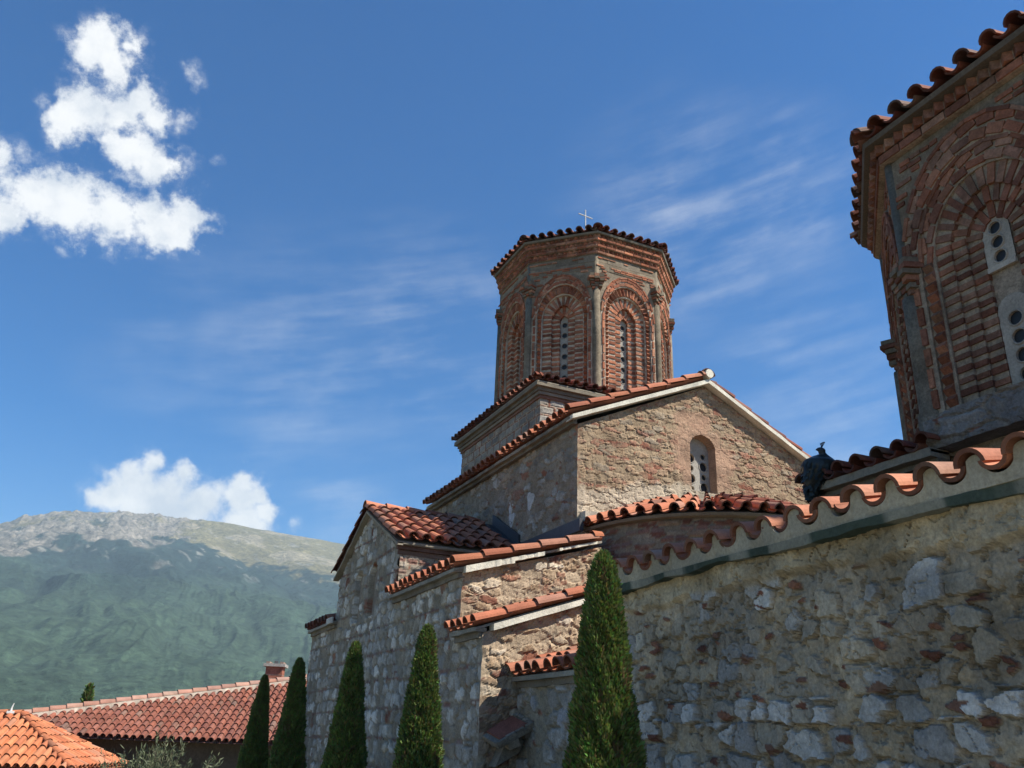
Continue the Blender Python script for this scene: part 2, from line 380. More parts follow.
# two pale patches of render on the shaded wall are stones of their own colour
for (y, z, r) in ((12.35, 3.55, .085), (12.30, 3.34, .10), (11.62, 3.50, .12)):
    mb = MB(); a = np.linspace(0, 2 * pi, 15)[:-1]; rr = r * (1 + .25 * np.sin(a * 3 + y))
    pts = np.stack([0 * a + XL + .01, y + rr * np.cos(a), z + rr * 1.15 * np.sin(a)], 1); mb.prism(pts, (-.032, 0, 0), (.46, .46, .44)); mb.build('pale_stone', M_STONE, arm)
def pierced(mb, C, U, W, z0, z1, cols, rows, r, th, col, n=16, stag=False, arch=True):
    """slab with round holes: C base centre, U across, outward normal N; C is on the front face"""
    C, U = np.asarray(C, float), unit(U); N = np.cross(U, Zu)
    cw = 2 * W / cols; ch = (z1 - z0) / rows
    for i in range(cols):
        for j in range(rows):
            cx = -W + (i + .5) * cw; cz = z0 + (j + .5) * ch
            hr = r * (1 if not stag else (1.15 if (i + j) % 2 else .72))
            sq = []; 
            for k in range(n):
                a = 2 * pi * k / n; m = max(abs(cos(a)), abs(sin(a)))
                sq.append((cos(a) / m * cw / 2, sin(a) / m * ch / 2))
            vs = []
            oz = (.18 * ch if (stag and i % 2) else -.12 * ch if stag else 0)
            for (x, y) in sq: vs.append(C + U * (cx + x) + Zu * (cz + y))
            for k in range(n):
                a = 2 * pi * k / n; vs.append(C + U * (cx + hr * cos(a)) + Zu * (cz + oz + hr * sin(a)))
            for k in range(n):
                a = 2 * pi * k / n; vs.append(C - N * th + U * (cx + hr * cos(a)) + Zu * (cz + oz + hr * sin(a)))
            f = []
            for k in range(n):
                q = (k + 1) % n; f += [(k, q, n + q, n + k), (n + k, n + q, 2 * n + q, 2 * n + k)]
            mb.add(vs, f, col)
            # raised worn rim round each hole
            rv = []
            for (q, o_) in ((1., .0), (1.0, .007), (1.16, .009), (1.3, .0)):
                rv += [C + N * o_ + U * (cx + hr * q * cos(2 * pi * k / n)) + Zu * (cz + oz + hr * q * sin(2 * pi * k / n)) for k in range(n)]
            mb.add(rv, [(q * n + k, q * n + (k + 1) % n, (q + 1) * n + (k + 1) % n, (q + 1) * n + k) for q in range(3) for k in range(n)], np.asarray(col) * .92)
def arch_cap(mb, C, U, W, z, th, col, n=12):
    C, U = np.asarray(C, float), unit(U); N = np.cross(U, Zu)
    pts = [C + U * W * cos(pi * k / n) + Zu * (z + W * sin(pi * k / n)) for k in range(n + 1)]
    mb.prism(pts, -N * th, col)
mb = MB(); cw_ = WINC - .03
pierced(mb, (WINC, YG + .16, 0), B_, WINW, WZ0, WZ1 - WINW, 2, 4, .062, .03, (.37, .345, .30), 16, True)
arch_cap(mb, (WINC, YG + .16, 0), B_, WINW, WZ1 - WINW, .03, (.37, .345, .30))
w = mb.build('window', M_TRIM, arm)
mb = MB(); mb.bx(WINC - WINW + .01, WINC + WINW - .01, YG + .192, YG + .197, WZ0, WZ1 - .1, (.012, .012, .014)); mb.build('glass_pane', M_DARK, arm)
# roof of the arm
mb = MB(); sl = unit((7.94 - 5.49, 0, ZA - ZE + .02)); tops = sqrt((7.94 - 5.49) ** 2 + 1.08 ** 2)
E0 = V(5.46, YG - .10, 4.40)
tile_field(mb, E0, A_, unit((2.48, 0, 1.075)), YF - YG + .08, 2.68, .205, .37, TILE_N, seg=7, dirt=.12)
tile_field(mb, V(10.42, YG - .02, 4.20), A_, unit((-2.48, 0, 1.24)), YF - YG + .08, 2.68, .205, .37, TILE_O, seg=6)
ridge_tiles(mb, (7.94, YG - .14, 5.50), (7.94, 11.95, 5.50), TILE_O, .13, .11)
roof_arm = mb.build('roof', M_TILE, arm)
mb = MB()
for sg in (-1, 1):
    a = V(7.94 + sg * 2.44, YG - .13, 4.385 if sg < 0 else 4.225); b = V(7.94, YG - .13, 5.445)
    nn = 24; t = np.linspace(0, 1, nn)
    c = a + (b - a) * t[:, None]; wob = (fbm(t * 14, t * 0 + sg, 61, 3) - .5) * .03
    P = np.stack([c + V(0, .2, 0), c + np.stack([0 * t, wob, 0 * t], 1), c + np.stack([0 * t, wob, wob * .6 - .065], 1), c + V(0, .2, -.065)], 1)
    mb.grid(P, WHITE); mb.add(P[0], [(0, 1, 2, 3)], WHITE)
mb.tube([(7.94, YG - .17, 5.53), (7.94, YG + .02, 5.53)], [.075, .085], WHITE, 10)
mb.build('verge', M_TRIM, arm)
mb = MB()
slab_strip(mb, (XL - .02, YG - .02, 4.385), (XL - .02, YF - .02, 4.385), WEST, .05, .13, MORT, .01)
slab_strip(mb, (XL - .02, YG - .02, 4.335), (XL - .02, YF - .02, 4.335), WEST, .05, .07, MORT_D, .01)
for x_, d_ in ((5.5, 0), (10.38, .155)):
    mb.prism([(x_, YG - .04, 4.34 - d_), (7.94, YG - .04, 5.40), (7.94, YG - .04, 5.435), (x_, YG - .04, 4.375 - d_)], (0, YF - YG, 0), MORT_D)
mb.build('eave_course', M_TRIM, arm)

# ---- left arm with the gable to the west (shaded) --------------------------
XW = 3.72
Y0t, Y1t = 11.97, 15.38
mb = MB()
ta = 3.47
gt = lambda y: np.minimum(ta - np.abs(y - CY) * (ta - 2.56) / 1.75, 9)
def niche(u, v, h, col):
    for c0 in (13.20, 14.05):
        ins = (np.abs(u - c0) < .20 + .05 * (fbm(v * 5, v * 0 + c0, 96, 2) - .5)) & (v > 1.75) & ((v < 2.35) | (np.hypot(u - c0, v - 2.35) < .22))
        h = np.where(ins, h * .6 - .11, h)
    return h, col
pT0 = pat_course(LEFTP, (.235, .20, .15), 5, .17, .22, .024, 2, .034)
def pT(u, v): return niche(u, v, *pT0(u, v))
wall(mb, (XW, 0, 0), A_, WEST, Y0t, Y1t, -1.6, gt, .026, pT)
wall(mb, (0, Y0t, 0), B_, SOUTH, XW, XL + .1, 1.6, 2.64, .026, pat_course([(.30, .26, .2), (.35, .3, .24)], (.30, .25, .19), 8, .10, .24, .02, 1, .07))
core(mb, XW + .07, XL + .1, Y0t + .07, Y1t, -1.6, 2.55)
mb.prism([(XW + .08, Y0t + .1, 2.5), (XW + .08, Y1t - .05, 2.5), (XW + .08, CY, ta - .08)], (2, 0, 0), (.25, .21, .17))
wingn = mb.build('west_arm', M_STONE, church)
mb = MB()
so = unit((0, CY - 11.84, 3.53 - 2.68))
tile_field(mb, (3.64, 11.82, 2.68), B_, so, 2.05, 2.06, .215, .36, TILE_N, seg=8, dirt=.08)
tile_field(mb, (3.64, 15.52, 2.68), B_, unit((0, CY - 15.52, .85)), 2.05, 1.98, .215, .36, TILE_O, seg=5)
ridge_tiles(mb, (3.58, CY, 3.56), (5.65, CY, 3.56), TILE_N, .115, .10, .36)
mb.build('roof', M_TILE, wingn)
mb = MB()
for y_ in (11.86, 15.5):
    mb.prism([(3.64, y_, 2.63), (3.64, y_, 2.66), (3.64, CY, 3.515), (3.64, CY, 3.48)], (2.05, 0, 0), MORT)
slab_strip(mb, (3.64, 11.98, 2.65), (5.6, 11.98, 2.65), SOUTH, .03, .11, MORT, .008)
slab_strip(mb, (3.66, 11.98, 2.615), (5.6, 11.98, 2.615), SOUTH, .055, .07, (.13, .075, .055), .006)
slab_strip(mb, (3.68, 11.98, 2.55), (5.6, 11.98, 2.55), SOUTH, .06, .035, (.17, .11, .08), .006)
for (ya, za, yb, zb) in ((11.86, 2.65, CY, 3.51), (15.52, 2.65, CY, 3.51)):
    slab_strip(mb, (3.72, ya, za), (3.72, yb, zb), WEST, .045, .10, MORT, .012)
mb.build('eave_course', M_TRIM, wingn)
# lead flashing where that roof meets the tall wall, and along the chapel roof
mb = MB()
for (a, b) in (((5.60, 11.95, 2.82), (5.60, 13.0, 3.36)),):
    a, b = V(*a), V(*b); mb.prism([a, b, b + V(0, 0, .20), a + V(0, 0, .20)], (.05, 0, 0), (.035, .037, .042))
    mb.prism([a + V(-.12, 0, .0), b + V(-.12, 0, 0), b, a], (0, 0, .03), (.035, .037, .042))
mb.bx(5.585, 5.645, 9.98, 11.96, 2.70, 2.87, (.05, .052, .058))
mb.build('lead_flashing', M_DARK, wingn)

# ---- lean-to chapels on the west side --------------------------------------
def leanto(name, x0, x1, y0, y1, ze, slope, eaveo, pal, lit, pitch=.215, south=True, white=True, botz=-1.6, corner=3, litbot=-1.6, patw=None, res=.026, yov=.06):
    mb = MB()
    top = lambda u: ze + .0 * u
    wall(mb, (x0, 0, 0), A_, WEST, y0, y1, botz, ze, res, patw or P_LEFT, cl=corner if south else False)
    zt = lambda u: ze + (u - x0) * slope
    if south: wall(mb, (0, y0, 0), B_, SOUTH, x0, x1, litbot, zt, .02, lit, cl=corner)
    mb.prism([(x0 + .07, y0 + .07, -1.6), (x1, y0 + .07, -1.6), (x1, y0 + .07, ze - .03 + (x1 - x0) * slope), (x0 + .07, y0 + .07, ze - .04)], (0, y1 - y0 - .07, 0), (.27, .23, .18))
    w = mb.build(name, M_STONE, church)
    sv = unit((1, 0, slope)); xe = x0 - eaveo
    mb = MB(); n0 = ze + .045
    tile_field(mb, (xe, y0 - yov, n0), A_, sv, y1 - y0 + yov, (x1 - xe) / sv[0], pitch, .39, pal, seg=8, dirt=.06)
    mb.build('roof', M_TILE, w)
    mb = MB()
    slab_strip(mb, (x0 + .03, y0 - .02, ze + .05), (x0 + .03, y1, ze + .05), WEST, .045, eaveo + .01, (.27, .25, .205), .008)
    slab_strip(mb, (x0 + .03, y0 + .0, ze + .003), (x0 + .03, y1, ze + .003), WEST, .06, eaveo * .6, (.20, .175, .14), .01)
    mb.prism([(xe + .03, y0 - .03, ze + .02), (x1, y0 - .03, ze + .02 + (x1 - xe - .03) * slope), (x1, y0 - .03, ze + .05 + (x1 - xe - .03) * slope), (xe + .03, y0 - .03, ze + .045)], (0, y1 - y0, 0), (.33, .3, .26))
    mb.build('eave_course', M_TRIM, w)
    if white and south:
        mb = MB(); nn = 20; t = np.linspace(0, 1, nn)
        for (xa, xb, dz, hh) in white:
            a = V(xa, y0 - yov - .035, n0 - .005 + (xa - xe) * slope + dz); b = V(xb, y0 - yov - .035, n0 - .005 + (xb - xe) * slope + dz)
            c = a + (b - a) * t[:, None]; wb = (fbm(t * 9 + xa * 3, t * 0 + xa, 71, 3) - .5) * .03
            P = np.stack([c + V(0, .12, 0), c + np.stack([0 * t, wb, 0 * t], 1), c + np.stack([0 * t, wb, wb * .6 - hh], 1), c + V(0, .12, -hh)], 1)
            mb.grid(P, WHITE); mb.add(P[0], [(0, 1, 2, 3)], WHITE); mb.add(P[-1], [(0, 1, 2, 3)], WHITE)
        mb.build('verge', M_TRIM, w)
    return w
ch1 = leanto('side_chapel', XW, 5.60, 9.45, 12.0, 1.84, .285, .13, TILE_N, P_LIT, white=[(3.72, 4.35, -.005, .075), (4.3, 4.75, -.005, .05), (4.95, 5.5, -.0, .03)], corner=2, litbot=.4)
ch2 = leanto('low_annex', XW, 5.6, 8.75, 9.47, 1.10, .335, .13, TILE_N, P_LIT, white=[(3.80, 5.35, -.02, .065)], corner=4, litbot=-1.6)
ch3 = leanto('link_wall', 4.17, 5.9, 5.9, 8.72, .615, .30, .13, TILE_N, P_LIT, south=False, white=None, pitch=.225, patw=pat_rubble(GREY, (.26, .225, .17), .26, .17, 41, .03, .1, .75, .05))
ch4 = leanto('far_chapel', XW, 5.7, 15.3, 17.12, 1.83, .285, .13, TILE_O, P_LIT, south=False, white=None, yov=-.25)
mb = MB(); slab_strip(mb, (3.60, 15.1, 1.93), (3.60, 15.5, 1.93), V(-1, 0, 0), .10, .03, (.5, .48, .43), .01)
mb.build('verge', M_TRIM, ch4)
# tilted broken ledge with a tile on it, low on the corner
mb = MB()
c = V(3.98, 8.60, .13); e = unit((1, -.15, .55)); o_ = unit((.1, -1, -.25)); n_ = np.cross(e, o_); n_ = n_ if n_[2] > 0 else -n_
mb.box(c, e * .22, o_ * .20, n_ * .025, (.22, .19, .15))
mb.box(c + n_ * .035, e * .16, o_ * .16, n_ * .012, (.26, .10, .07))
rq = random.Random(4)
for q in (-1, 1):
    for i_ in range(4):
        if q == -1 and i_ == 1: continue
        mb.box(c + o_ * (.19 * q + rq.uniform(-.012, .012)) + e * (-.165 + .11 * i_) + n_ * .03, e * rq.uniform(.04, .054), o_ * rq.uniform(.012, .022), n_ * rq.uniform(.010, .024), V(.27, .235, .185) * rq.uniform(.7, 1.1))
for i_ in range(4): mb.box(c + e * (.2 + rq.uniform(-.012, .012)) + o_ * (-.15 + .1 * i_) + n_ * .03, e * .018, o_ * rq.uniform(.035, .05), n_ * rq.uniform(.01, .026), V(.29, .25, .20) * rq.uniform(.7, 1.1))
for i_ in range(7): mb.box(c - n_ * .06 + e * rq.uniform(-.15, .18) + o_ * rq.uniform(-.12, .15), unit(e + o_ * rq.uniform(-.5, .5)) * .06, unit(o_ + n_ * rq.uniform(-.4, .4)) * .05, n_ * .04, V(.22, .19, .15) * rq.uniform(.7, 1.2))
mb.box(c - V(-.04, -.06, .16), (.13, 0, .07), (0, .10, 0), (.05, 0, .11), (.22, .19, .15))
mb.build('broken_ledge', M_STONE, ch2)

# ---- small apse under the gable window -------------------------------------
AC = V(7.83, YG, 0); AR = 1.98; AZ = 2.72
mb = MB()
na = 260; za = np.linspace(-.2, AZ, 110); ang = np.linspace(pi, 2 * pi, na)
pA = pat_course([(.20, .085, .055), (.17, .075, .055), (.23, .15, .10), (.15, .065, .045)], (.25, .205, .15), 77, .075, .26, .018, 1, .06)
uu = np.repeat((ang * AR)[:, None], len(za), 1); vv = np.repeat(za[None, :], na, 0)
h, c = pA(uu, vv); rr = AR + h
P = np.stack([AC[0] + rr * np.cos(ang)[:, None], AC[1] + rr * np.sin(ang)[:, None], vv], 2); mb.grid(P, c.reshape(-1, 3))
aps = mb.build('apse', M_STONE, church)
mb = MB(); ns = int(pi * (AR + .12) / .215); sl_ = .40
for j in range(ns + 1):
    a = pi + pi * j / ns
    for over in (True, False):
        aa = a + (0 if over else pi / ns / 2)
        if aa > 2 * pi: continue
        s0 = V(-cos(aa), -sin(aa), 0); e0 = V(-sin(aa), cos(aa), 0); s1 = unit(s0 + Zu * sl_); n1 = unit(np.cross(s1, e0)); n1 = n1 if n1[2] > 0 else -n1
        tile_column(mb, V(AC[0] + (AR + .13) * cos(aa), AC[1] + (AR + .13) * sin(aa), AZ + .05), e0, s1, n1, .215, 0, 1.25 if j % 2 else .95, .36, TILE_N if a < 1.42 * pi else [(.36, .125, .08), (.31, .105, .07), (.38, .14, .085)], over, .016, 1., 8, .12, .35)
mb.build('roof', M_TILE, aps)
mb = MB(); a = np.linspace(pi, 2 * pi, 60)
def ring(r, z): return np.stack([AC[0] + r * np.cos(a), AC[1] + r * np.sin(a), 0 * a + z], 1)
mb.grid(np.stack([ring(AR - .05, AZ - .0), ring(AR + .09, AZ + .015), ring(AR + .11, AZ + .05), ring(.15, AZ + .05 + sl_ * (AR - .05))], 1), (.2, .17, .13))
mb.bx(5.88, 6.12, YG - .12, YG, AZ + .03, AZ + .09, WHITE)
mb.build('eave_course', M_TRIM, aps)
# mortar fillet at the foot of the gable, left of the apse
mb = MB(); slab_strip(mb, (5.7, YG - .0, 3.0), (6.3, YG - .0, 3.02), SOUTH, .14, .14, (.5, .45, .36), .02); mb.build('mortar_fillet', M_TRIM, arm)

# ---- square base of the central dome ---------------------------------------
bx0, bx1, by0, by1 = 5.97, 9.92, 12.04, 15.55
mb = MB()
P_CL = pat_cloison([(.23, .215, .19), (.27, .25, .215), (.19, .18, .165), (.30, .265, .22)], (.33, .285, .225), 55)
wall(mb, (bx0, 0, 0), A_, WEST, by0, by1, 4.3, 5.56, .02, P_CL, cl=6)
wall(mb, (0, by0, 0), B_, SOUTH, bx0, bx1, 4.3, 5.56, .02, P_CL, cl=6)
core(mb, bx0 + .05, bx1, by0 + .05, by1, 3.6, 5.55)
base = mb.build('dome_base', M_STONE, church)
mb = MB()
for (k, z, hh, o, cl) in ((0, 5.42, .045, .035, (.19, .10, .07)), (1, 5.475, .055, .06, (.21, .18, .14)), (2, 5.535, .06, .085, (.15, .13, .10)), (3, 5.60, .055, .14, (.19, .165, .125))):
    mb.bx(bx0 - o, bx1 + o, by0 - o, by1 + o, z, z + hh, cl)
mb.build('cornice', M_TRIM, base)
mb = MB(); hx = (bx1 - bx0) / 2 + .15
cx_, cy_ = 7.945, (by0 + by1) / 2
for (P0, e, s, Ln, pal) in (((bx0 - .16, by0 - .16, 5.69), A_, (1, 0, .42), by1 - by0 + .32, TILE_O), ((bx0 - .16, by0 - .16, 5.69), B_, (0, 1, .42), bx1 - bx0 + .32, TILE_O + TILE_N[3:])):
    tile_field(mb, P0, e, s, Ln, lambda u, Ln=Ln: min(max(.12, u * 1.08, .0), max(.12, (Ln - u) * 1.08), .72), .185, .33, pal, seg=6, dirt=.2)
ridge_tiles(mb, (bx0 - .17, by0 - .17, 5.72), (bx0 + .5, by0 + .5, 6.0), TILE_O, .085, .075)
mb.prism([(bx0 - .14, by0 - .14, 5.66), (bx1 + .14, by0 - .14, 5.66), (bx1 + .14, by1 + .14, 5.66), (bx0 - .14, by1 + .14, 5.66)], (0, 0, .02), MORT)
t_ = [(bx0 - .12, by0 - .12, 5.68), (bx1 + .12, by0 - .12, 5.68), (bx1 + .12, by1 + .12, 5.68), (bx0 - .12, by1 + .12, 5.68)]
u_ = [(bx0 + .5, by0 + .5, 5.94), (bx1 - .5, by0 + .5, 5.94), (bx1 - .5, by1 - .5, 5.94), (bx0 + .5, by1 - .5, 5.94)]
mb.add(t_ + u_, [(0, 1, 5, 4), (1, 2, 6, 5), (2, 3, 7, 6), (3, 0, 4, 7), (4, 5, 6, 7)], MORT)
mb.build('roof', M_TILE, base)

# ---- octagonal brick domes --------------------------------------------------
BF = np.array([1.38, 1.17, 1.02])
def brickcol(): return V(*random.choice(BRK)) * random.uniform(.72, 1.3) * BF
MORT_W = (.37, .31, .245)
def octo(cx, cy, a, z):
    R = a / cos(pi / 8); return [V(cx + R * sin(radians(22.5 + 45 * k)), cy + R * cos(radians(22.5 + 45 * k)), z) for k in range(8)]
def dome(name, cx, cy, aw, ae, z0, zw, ze, hw_list, zs, rises, depths, win, capz, faces, label, roofrise=.36, pal=TILE_O, gable_cross=None, stone=(.23, .185, .135), twin=None, pitch=.186, nbig=1., mortar=(.44, .37, .29)):
    """drum: aw wall apothem, ae eave apothem, z0 foot, zw wall head, ze eave underside"""
    mb = MB(); half = aw * tan(pi / 8); MORT_W = mortar
    dmax = depths[0]
    core_a = aw - dmax
    ob = octo(cx, cy, core_a, z0 - .3); ot = octo(cx, cy, core_a, zw)
    mb.add(ob + ot, [(k, (k + 1) % 8, 8 + (k + 1) % 8, 8 + k) for k in range(8)] + [tuple(range(8, 16))], MORT_W)
    # stone field with its arched openings
    bricks = {}
    for k in range(8):
        th = radians(45 * k); n = V(sin(th), cos(th), 0); t = V(cos(th), -sin(th), 0); c = V(cx, cy, 0)
        def pt(u, z, d): return c + n * (aw + d) + t * u + Zu * z
        NA = 20
        def outline(hw, rise):
            o = [(-hw, z0 + (zs - z0) * q / 10) for q in range(10)]
            o += [(-hw * cos(pi * q / NA), zs + rise * sin(pi * q / NA)) for q in range(NA + 1)]
            o += [(hw, zs - (zs - z0) * (q + 1) / 10) for q in range(10)]
            return o
        outs = [outline(h_, r_) for h_, r_ in zip(hw_list, rises)]      # inner to outer
        # outer field: from the outermost outline to the rectangle
        oo = outs[-1]; rect = []
        for i, (u, z) in enumerate(oo):
            if i < 10: rect.append((-half, z))
            elif i > 10 + NA: rect.append((half, z))
            else:
                a = pi * (i - 10) / NA; rx, rz = -cos(a), sin(a)
                s = min(half / max(abs(rx), 1e-6), (zw - zs) / max(rz, 1e-6)); rect.append((rx * s, zs + rz * s))
        nz = np.array([vnoise(np.array(u * 5 + k * 7), np.array(z * 5)) for u, z in oo])
        P = np.array([[pt(u, z, 0), pt(ru, rz, 0)] for (u, z), (ru, rz) in zip(oo, rect)]); mb.grid(P, stone)
        for (ai, sgn) in ((10, -1), (10 + NA, 1)):        # top corners of the field
            pass
        # corner fillers between the rect fan and the square head
        mb.add([pt(-half, zw, 0), pt(*rect[10 + NA // 4], 0), pt(*rect[10 + NA // 4 - 1], 0)], [(0, 1, 2)], stone)
        for j in range(len(outs)):
            d = -depths[j]; dn = -(depths[j + 1] if j + 1 < len(outs) else 0)
            P = np.array([[pt(u, z, d), pt(u, z, dn)] for (u, z) in outs[j]]); mb.grid(P, MORT_W)     # reveal
            if j + 1 < len(outs):
                P = np.array([[pt(u, z, dn), pt(u2, z2, dn)] for (u, z), (u2, z2) in zip(outs[j], outs[j + 1])]); mb.grid(P, MORT_W)
    zc = zs + rises[-1]
    for k in faces:
        th = radians(45 * k); n = V(sin(th), cos(th), 0); t = V(cos(th), -sin(th), 0); c = V(cx, cy, 0)
        zz = zs + .02
        while zz < min(zc + .06, zw - .03):
            u = -half + random.uniform(.0, .08)
            while u < half - .06:
                w_ = random.uniform(.07, .17)
                ok = all((max(abs(q) - .0, 0) / (hw_list[-1] + .012)) ** 2 + ((zz - zs) / (rises[-1] + .03)) ** 2 > 1 for q in (u, u + w_, u + w_ / 2)) and u + w_ < half - .03
                if ok and random.random() < (.72 if nbig != 1 else .42):
                    mb.box(c + n * (aw + .003) + t * (u + w_ / 2) + Zu * (zz + random.uniform(-.006, .006)), t * (w_ / 2 - .006) + Zu * random.uniform(-.003, .003), n * .010, Zu * random.uniform(.014, .020), brickcol())
                u += w_
            zz += .058
    wallo = mb.build(name, M_BRICK, church)
    if label: wallo['label'] = label
    # stone heads and bands: blocks set a little proud
    mb = MB()
    P_ST = [(.20, .16, .115), (.225, .18, .13), (.17, .14, .105), (.235, .19, .135)] if nbig == 1 else [(.15, .13, .105)]
    zc = zs + rises[-1]
    for k in range(8):
        th = radians(45 * k); n = V(sin(th), cos(th), 0); t = V(cos(th), -sin(th), 0); c = V(cx, cy, 0)
        zz = zc + .04; 
        rows = max(1, int((zw - zz) / .15)) if zw - zz > .06 else 0
        for r in range(rows):
            hh = (zw - zz) / rows; u = -half
            while u < half - .02:
                w_ = min(random.uniform(.3, .8) * nbig, half - u)
                if half - u - w_ < .08: w_ = half - u
                mb.box(c + n * (aw - .01 + random.uniform(-.004, .004)) + t * (u + w_ / 2) + Zu * (zz + hh * (r + .5)), t * (w_ / 2 - .002), n * .017, Zu * (hh / 2 - .003), V(*random.choice(P_ST)) * random.uniform(.85, 1.15))
                u += w_
    if nbig == 1:
        for k in range(8):
            th = radians(45 * k); n = V(sin(th), cos(th), 0); t = V(cos(th), -sin(th), 0); c = V(cx, cy, 0)
            for (zz, hh_) in ((zc + .085, .013), (zc + .125, .014), (zc + .30, .012)):
                u = -half + .08
                while u < half - .12:
                    w_ = random.uniform(.10, .2)
                    if random.random() < .82: mb.box(c + n * (aw + .014) + t * (u + w_ / 2) + Zu * (zz + random.uniform(-.004, .004)), t * (w_ / 2 - .008), n * .008, Zu * hh_, brickcol())
                    u += w_
    if mb.v: mb.build('stone_band', M_STONE, wallo)
    # bricks of every arch order
    for k in faces:
        mb = MB()
        th = radians(45 * k); n = V(sin(th), cos(th), 0); t = V(cos(th), -sin(th), 0); c = V(cx, cy, 0)
        def pt(u, z, d): return c + n * (aw + d) + t * u + Zu * z
        for j in range(len(hw_list) - 1):
            hi, ho = hw_list[j], hw_list[j + 1]; ri, ro = rises[j], rises[j + 1]
            dj = -depths[j + 1]; di = -depths[j]
            kind = 'plain' if j < len(hw_list) - 3 else 'saw'
            pit = (.098 if nbig == 1 else .088) if kind == 'plain' else .084
            wcen = (hi + ho) / 2; hwid = (ho - hi) / 2
            # jambs
            nj = int((zs - z0) / pit)
            for sg in (-1, 1):
                for i in range(nj):
                    z = zs - (i + .5) * pit
                    if kind == 'plain':
                        dd = (di + dj + .014) / 2 ; ex = (dj + .014 - di) / 2
                        mb.box(pt(sg * (wcen - .004), z + random.uniform(-.006, .006), dd), t * (hwid + .008 - random.uniform(0, .012)), n * ex, Zu * pit * (random.uniform(.25, .31) if nbig == 1 else random.uniform(.21, .28)), brickcol() * (1 if nbig == 1 else .82))
                    else:
                        if j == len(hw_list) - 3:
                            D1 = unit(Zu + n); D2 = unit(n - Zu); w_ = pit * .40
                            mb.box(pt(sg * wcen + random.uniform(-.004, .004), z, dj - .006), t * hwid * .62, D1 * w_, D2 * w_, brickcol())
                        elif i % 2 == 0:
                            mb.box(pt(sg * (wcen + random.uniform(-.006, .006)), z - pit / 2, dj), t * hwid * random.uniform(.42, .62) + Zu * random.uniform(-.006, .006), n * .018, Zu * (pit * random.uniform(.7, .92)), brickcol())
            # arch
            per = pi * ((wcen + (ri + ro) / 2) / 2); na = max(5, int(per / pit)) | 1
            for i in range(na):
                a = pi * (i + .5) / na; rm = ((ri + ro) / 2)
                u, z = -wcen * cos(a), zs + rm * sin(a)
                rad = unit((-cos(a), sin(a))); hl = (ho - hi) / 2 * abs(cos(a)) + (ro - ri) / 2 * abs(sin(a))
                R3 = t * rad[0] + Zu * rad[1]; T3 = t * rad[1] - Zu * rad[0]
                if kind == 'plain':
                    mb.box(pt(u, z, (di + dj + .014) / 2), R3 * (hl + .004 - random.uniform(0, .01)), n * ((dj + .014 - di) / 2), T3 * per / na * random.uniform(.25, .32), brickcol())
                else:
                    w_ = per / na * .40; D1 = unit(T3 + n); D2 = unit(n - T3)
                    if j == len(hw_list) - 3 and nbig == 1: mb.box(pt(u, z, dj - .005), R3 * hl * .62, D1 * w_, D2 * w_, brickcol())
                    elif i % 2 == 0:       # bricks laid along the curve in two staggered, slightly zig-zag rows
                        for (q_, sh_) in ((-.46, 0.), (.46, .5)):
                            a2 = pi * (i + .5 + 2 * sh_) / na
                            if a2 > pi: continue
                            hm = (ho - hi) / 2
                            u2 = -(wcen + q_ * hm) * cos(a2); z2 = zs + (rm + q_ * (ro - ri) / 2) * sin(a2)
                            R2 = unit(t * -cos(a2) * ro + Zu * sin(a2) * ho); T2 = unit(np.cross(R2, n)); g_ = random.uniform(.06, .22) * (1 if q_ > 0 else -1)
                            Ta = unit(T2 + R2 * g_); Ra = unit(R2 - T2 * g_)
                            mb.box(pt(u2, z2, dj - .002), Ra * hl * random.uniform(.26, .34), Ta * per / na * random.uniform(.74, .88), n * .018, brickcol())
            if kind == 'saw':      # a thin brick string outside the saw-tooth ring
                na2 = max(6, int(per / .19))
                for i in range(na2):
                    a = pi * (i + .5) / na2
                    u, z = -(ho - .012) * cos(a), zs + (ro - .012) * sin(a); rad = unit((-cos(a), sin(a)))
                    R3 = t * rad[0] + Zu * rad[1]; T3 = unit(t * (sin(a) * ho) + Zu * (cos(a) * ro)); 
                    mb.box(pt(u, z, dj + .004), R3 * .016, n * .02, T3 * (pi * (ho + ro) / 2 / na2 * .44), brickcol() * .95)
        mb.build('brick_arch', M_BRICK, wallo)
        # pierced window slab
        for (wz0, wz1, ww, rows, hr, cols, uo) in win:
            mb = MB(); C = pt(uo, 0, -depths[0] + .022)
            pierced(mb, C, -t, ww, wz0, wz1 - ww * .0, cols, rows, hr, .02, (.33, .31, .27), 16)
            arch_cap(mb, C, -t, ww, wz1, .02, (.33, .31, .27)); 
            for zq in (0,):
                mb.box(C + Zu * (wz0 - .02), t * ww, n * .012, Zu * .02, (.36, .34, .3))
            mb.build('window', M_TRIM, wallo)
            mb = MB(); mb.box(pt(uo, (wz0 + wz1) / 2, -depths[0] + .004), t * (ww - .008), n * .0015, Zu * ((wz1 - wz0) / 2), (.010, .011, .013)); mb.build('glass_pane', M_DARK, wallo)
    # corner shafts and capitals
    Rw = aw / cos(pi / 8)
    for k in range(8):
        th = radians(22.5 + 45 * k); d = V(sin(th), cos(th), 0); p = V(cx, cy, 0) + d * (Rw - .035)
        sc_ = V(*random.choice([(.19, .155, .11), (.17, .14, .10), (.205, .165, .12)] if nbig == 1 else [(.15, .13, .10), (.135, .115, .09)]))
        mb = MB(); r = .074 * nbig
        mb.tube([p + Zu * (z0 - .1), p + Zu * (z0 + .05), p + Zu * (z0 + .08), p + Zu * ((z0 + capz) / 2), p + Zu * capz], [r * 1.2, r * 1.2, r, r * .98, r * .95], sc_, 14)
        o = mb.build('column', M_BRICK, wallo, True)
        mb = MB(); tt = V(d[1], -d[0], 0)
        hc = (.34 if nbig == 1 else .3)
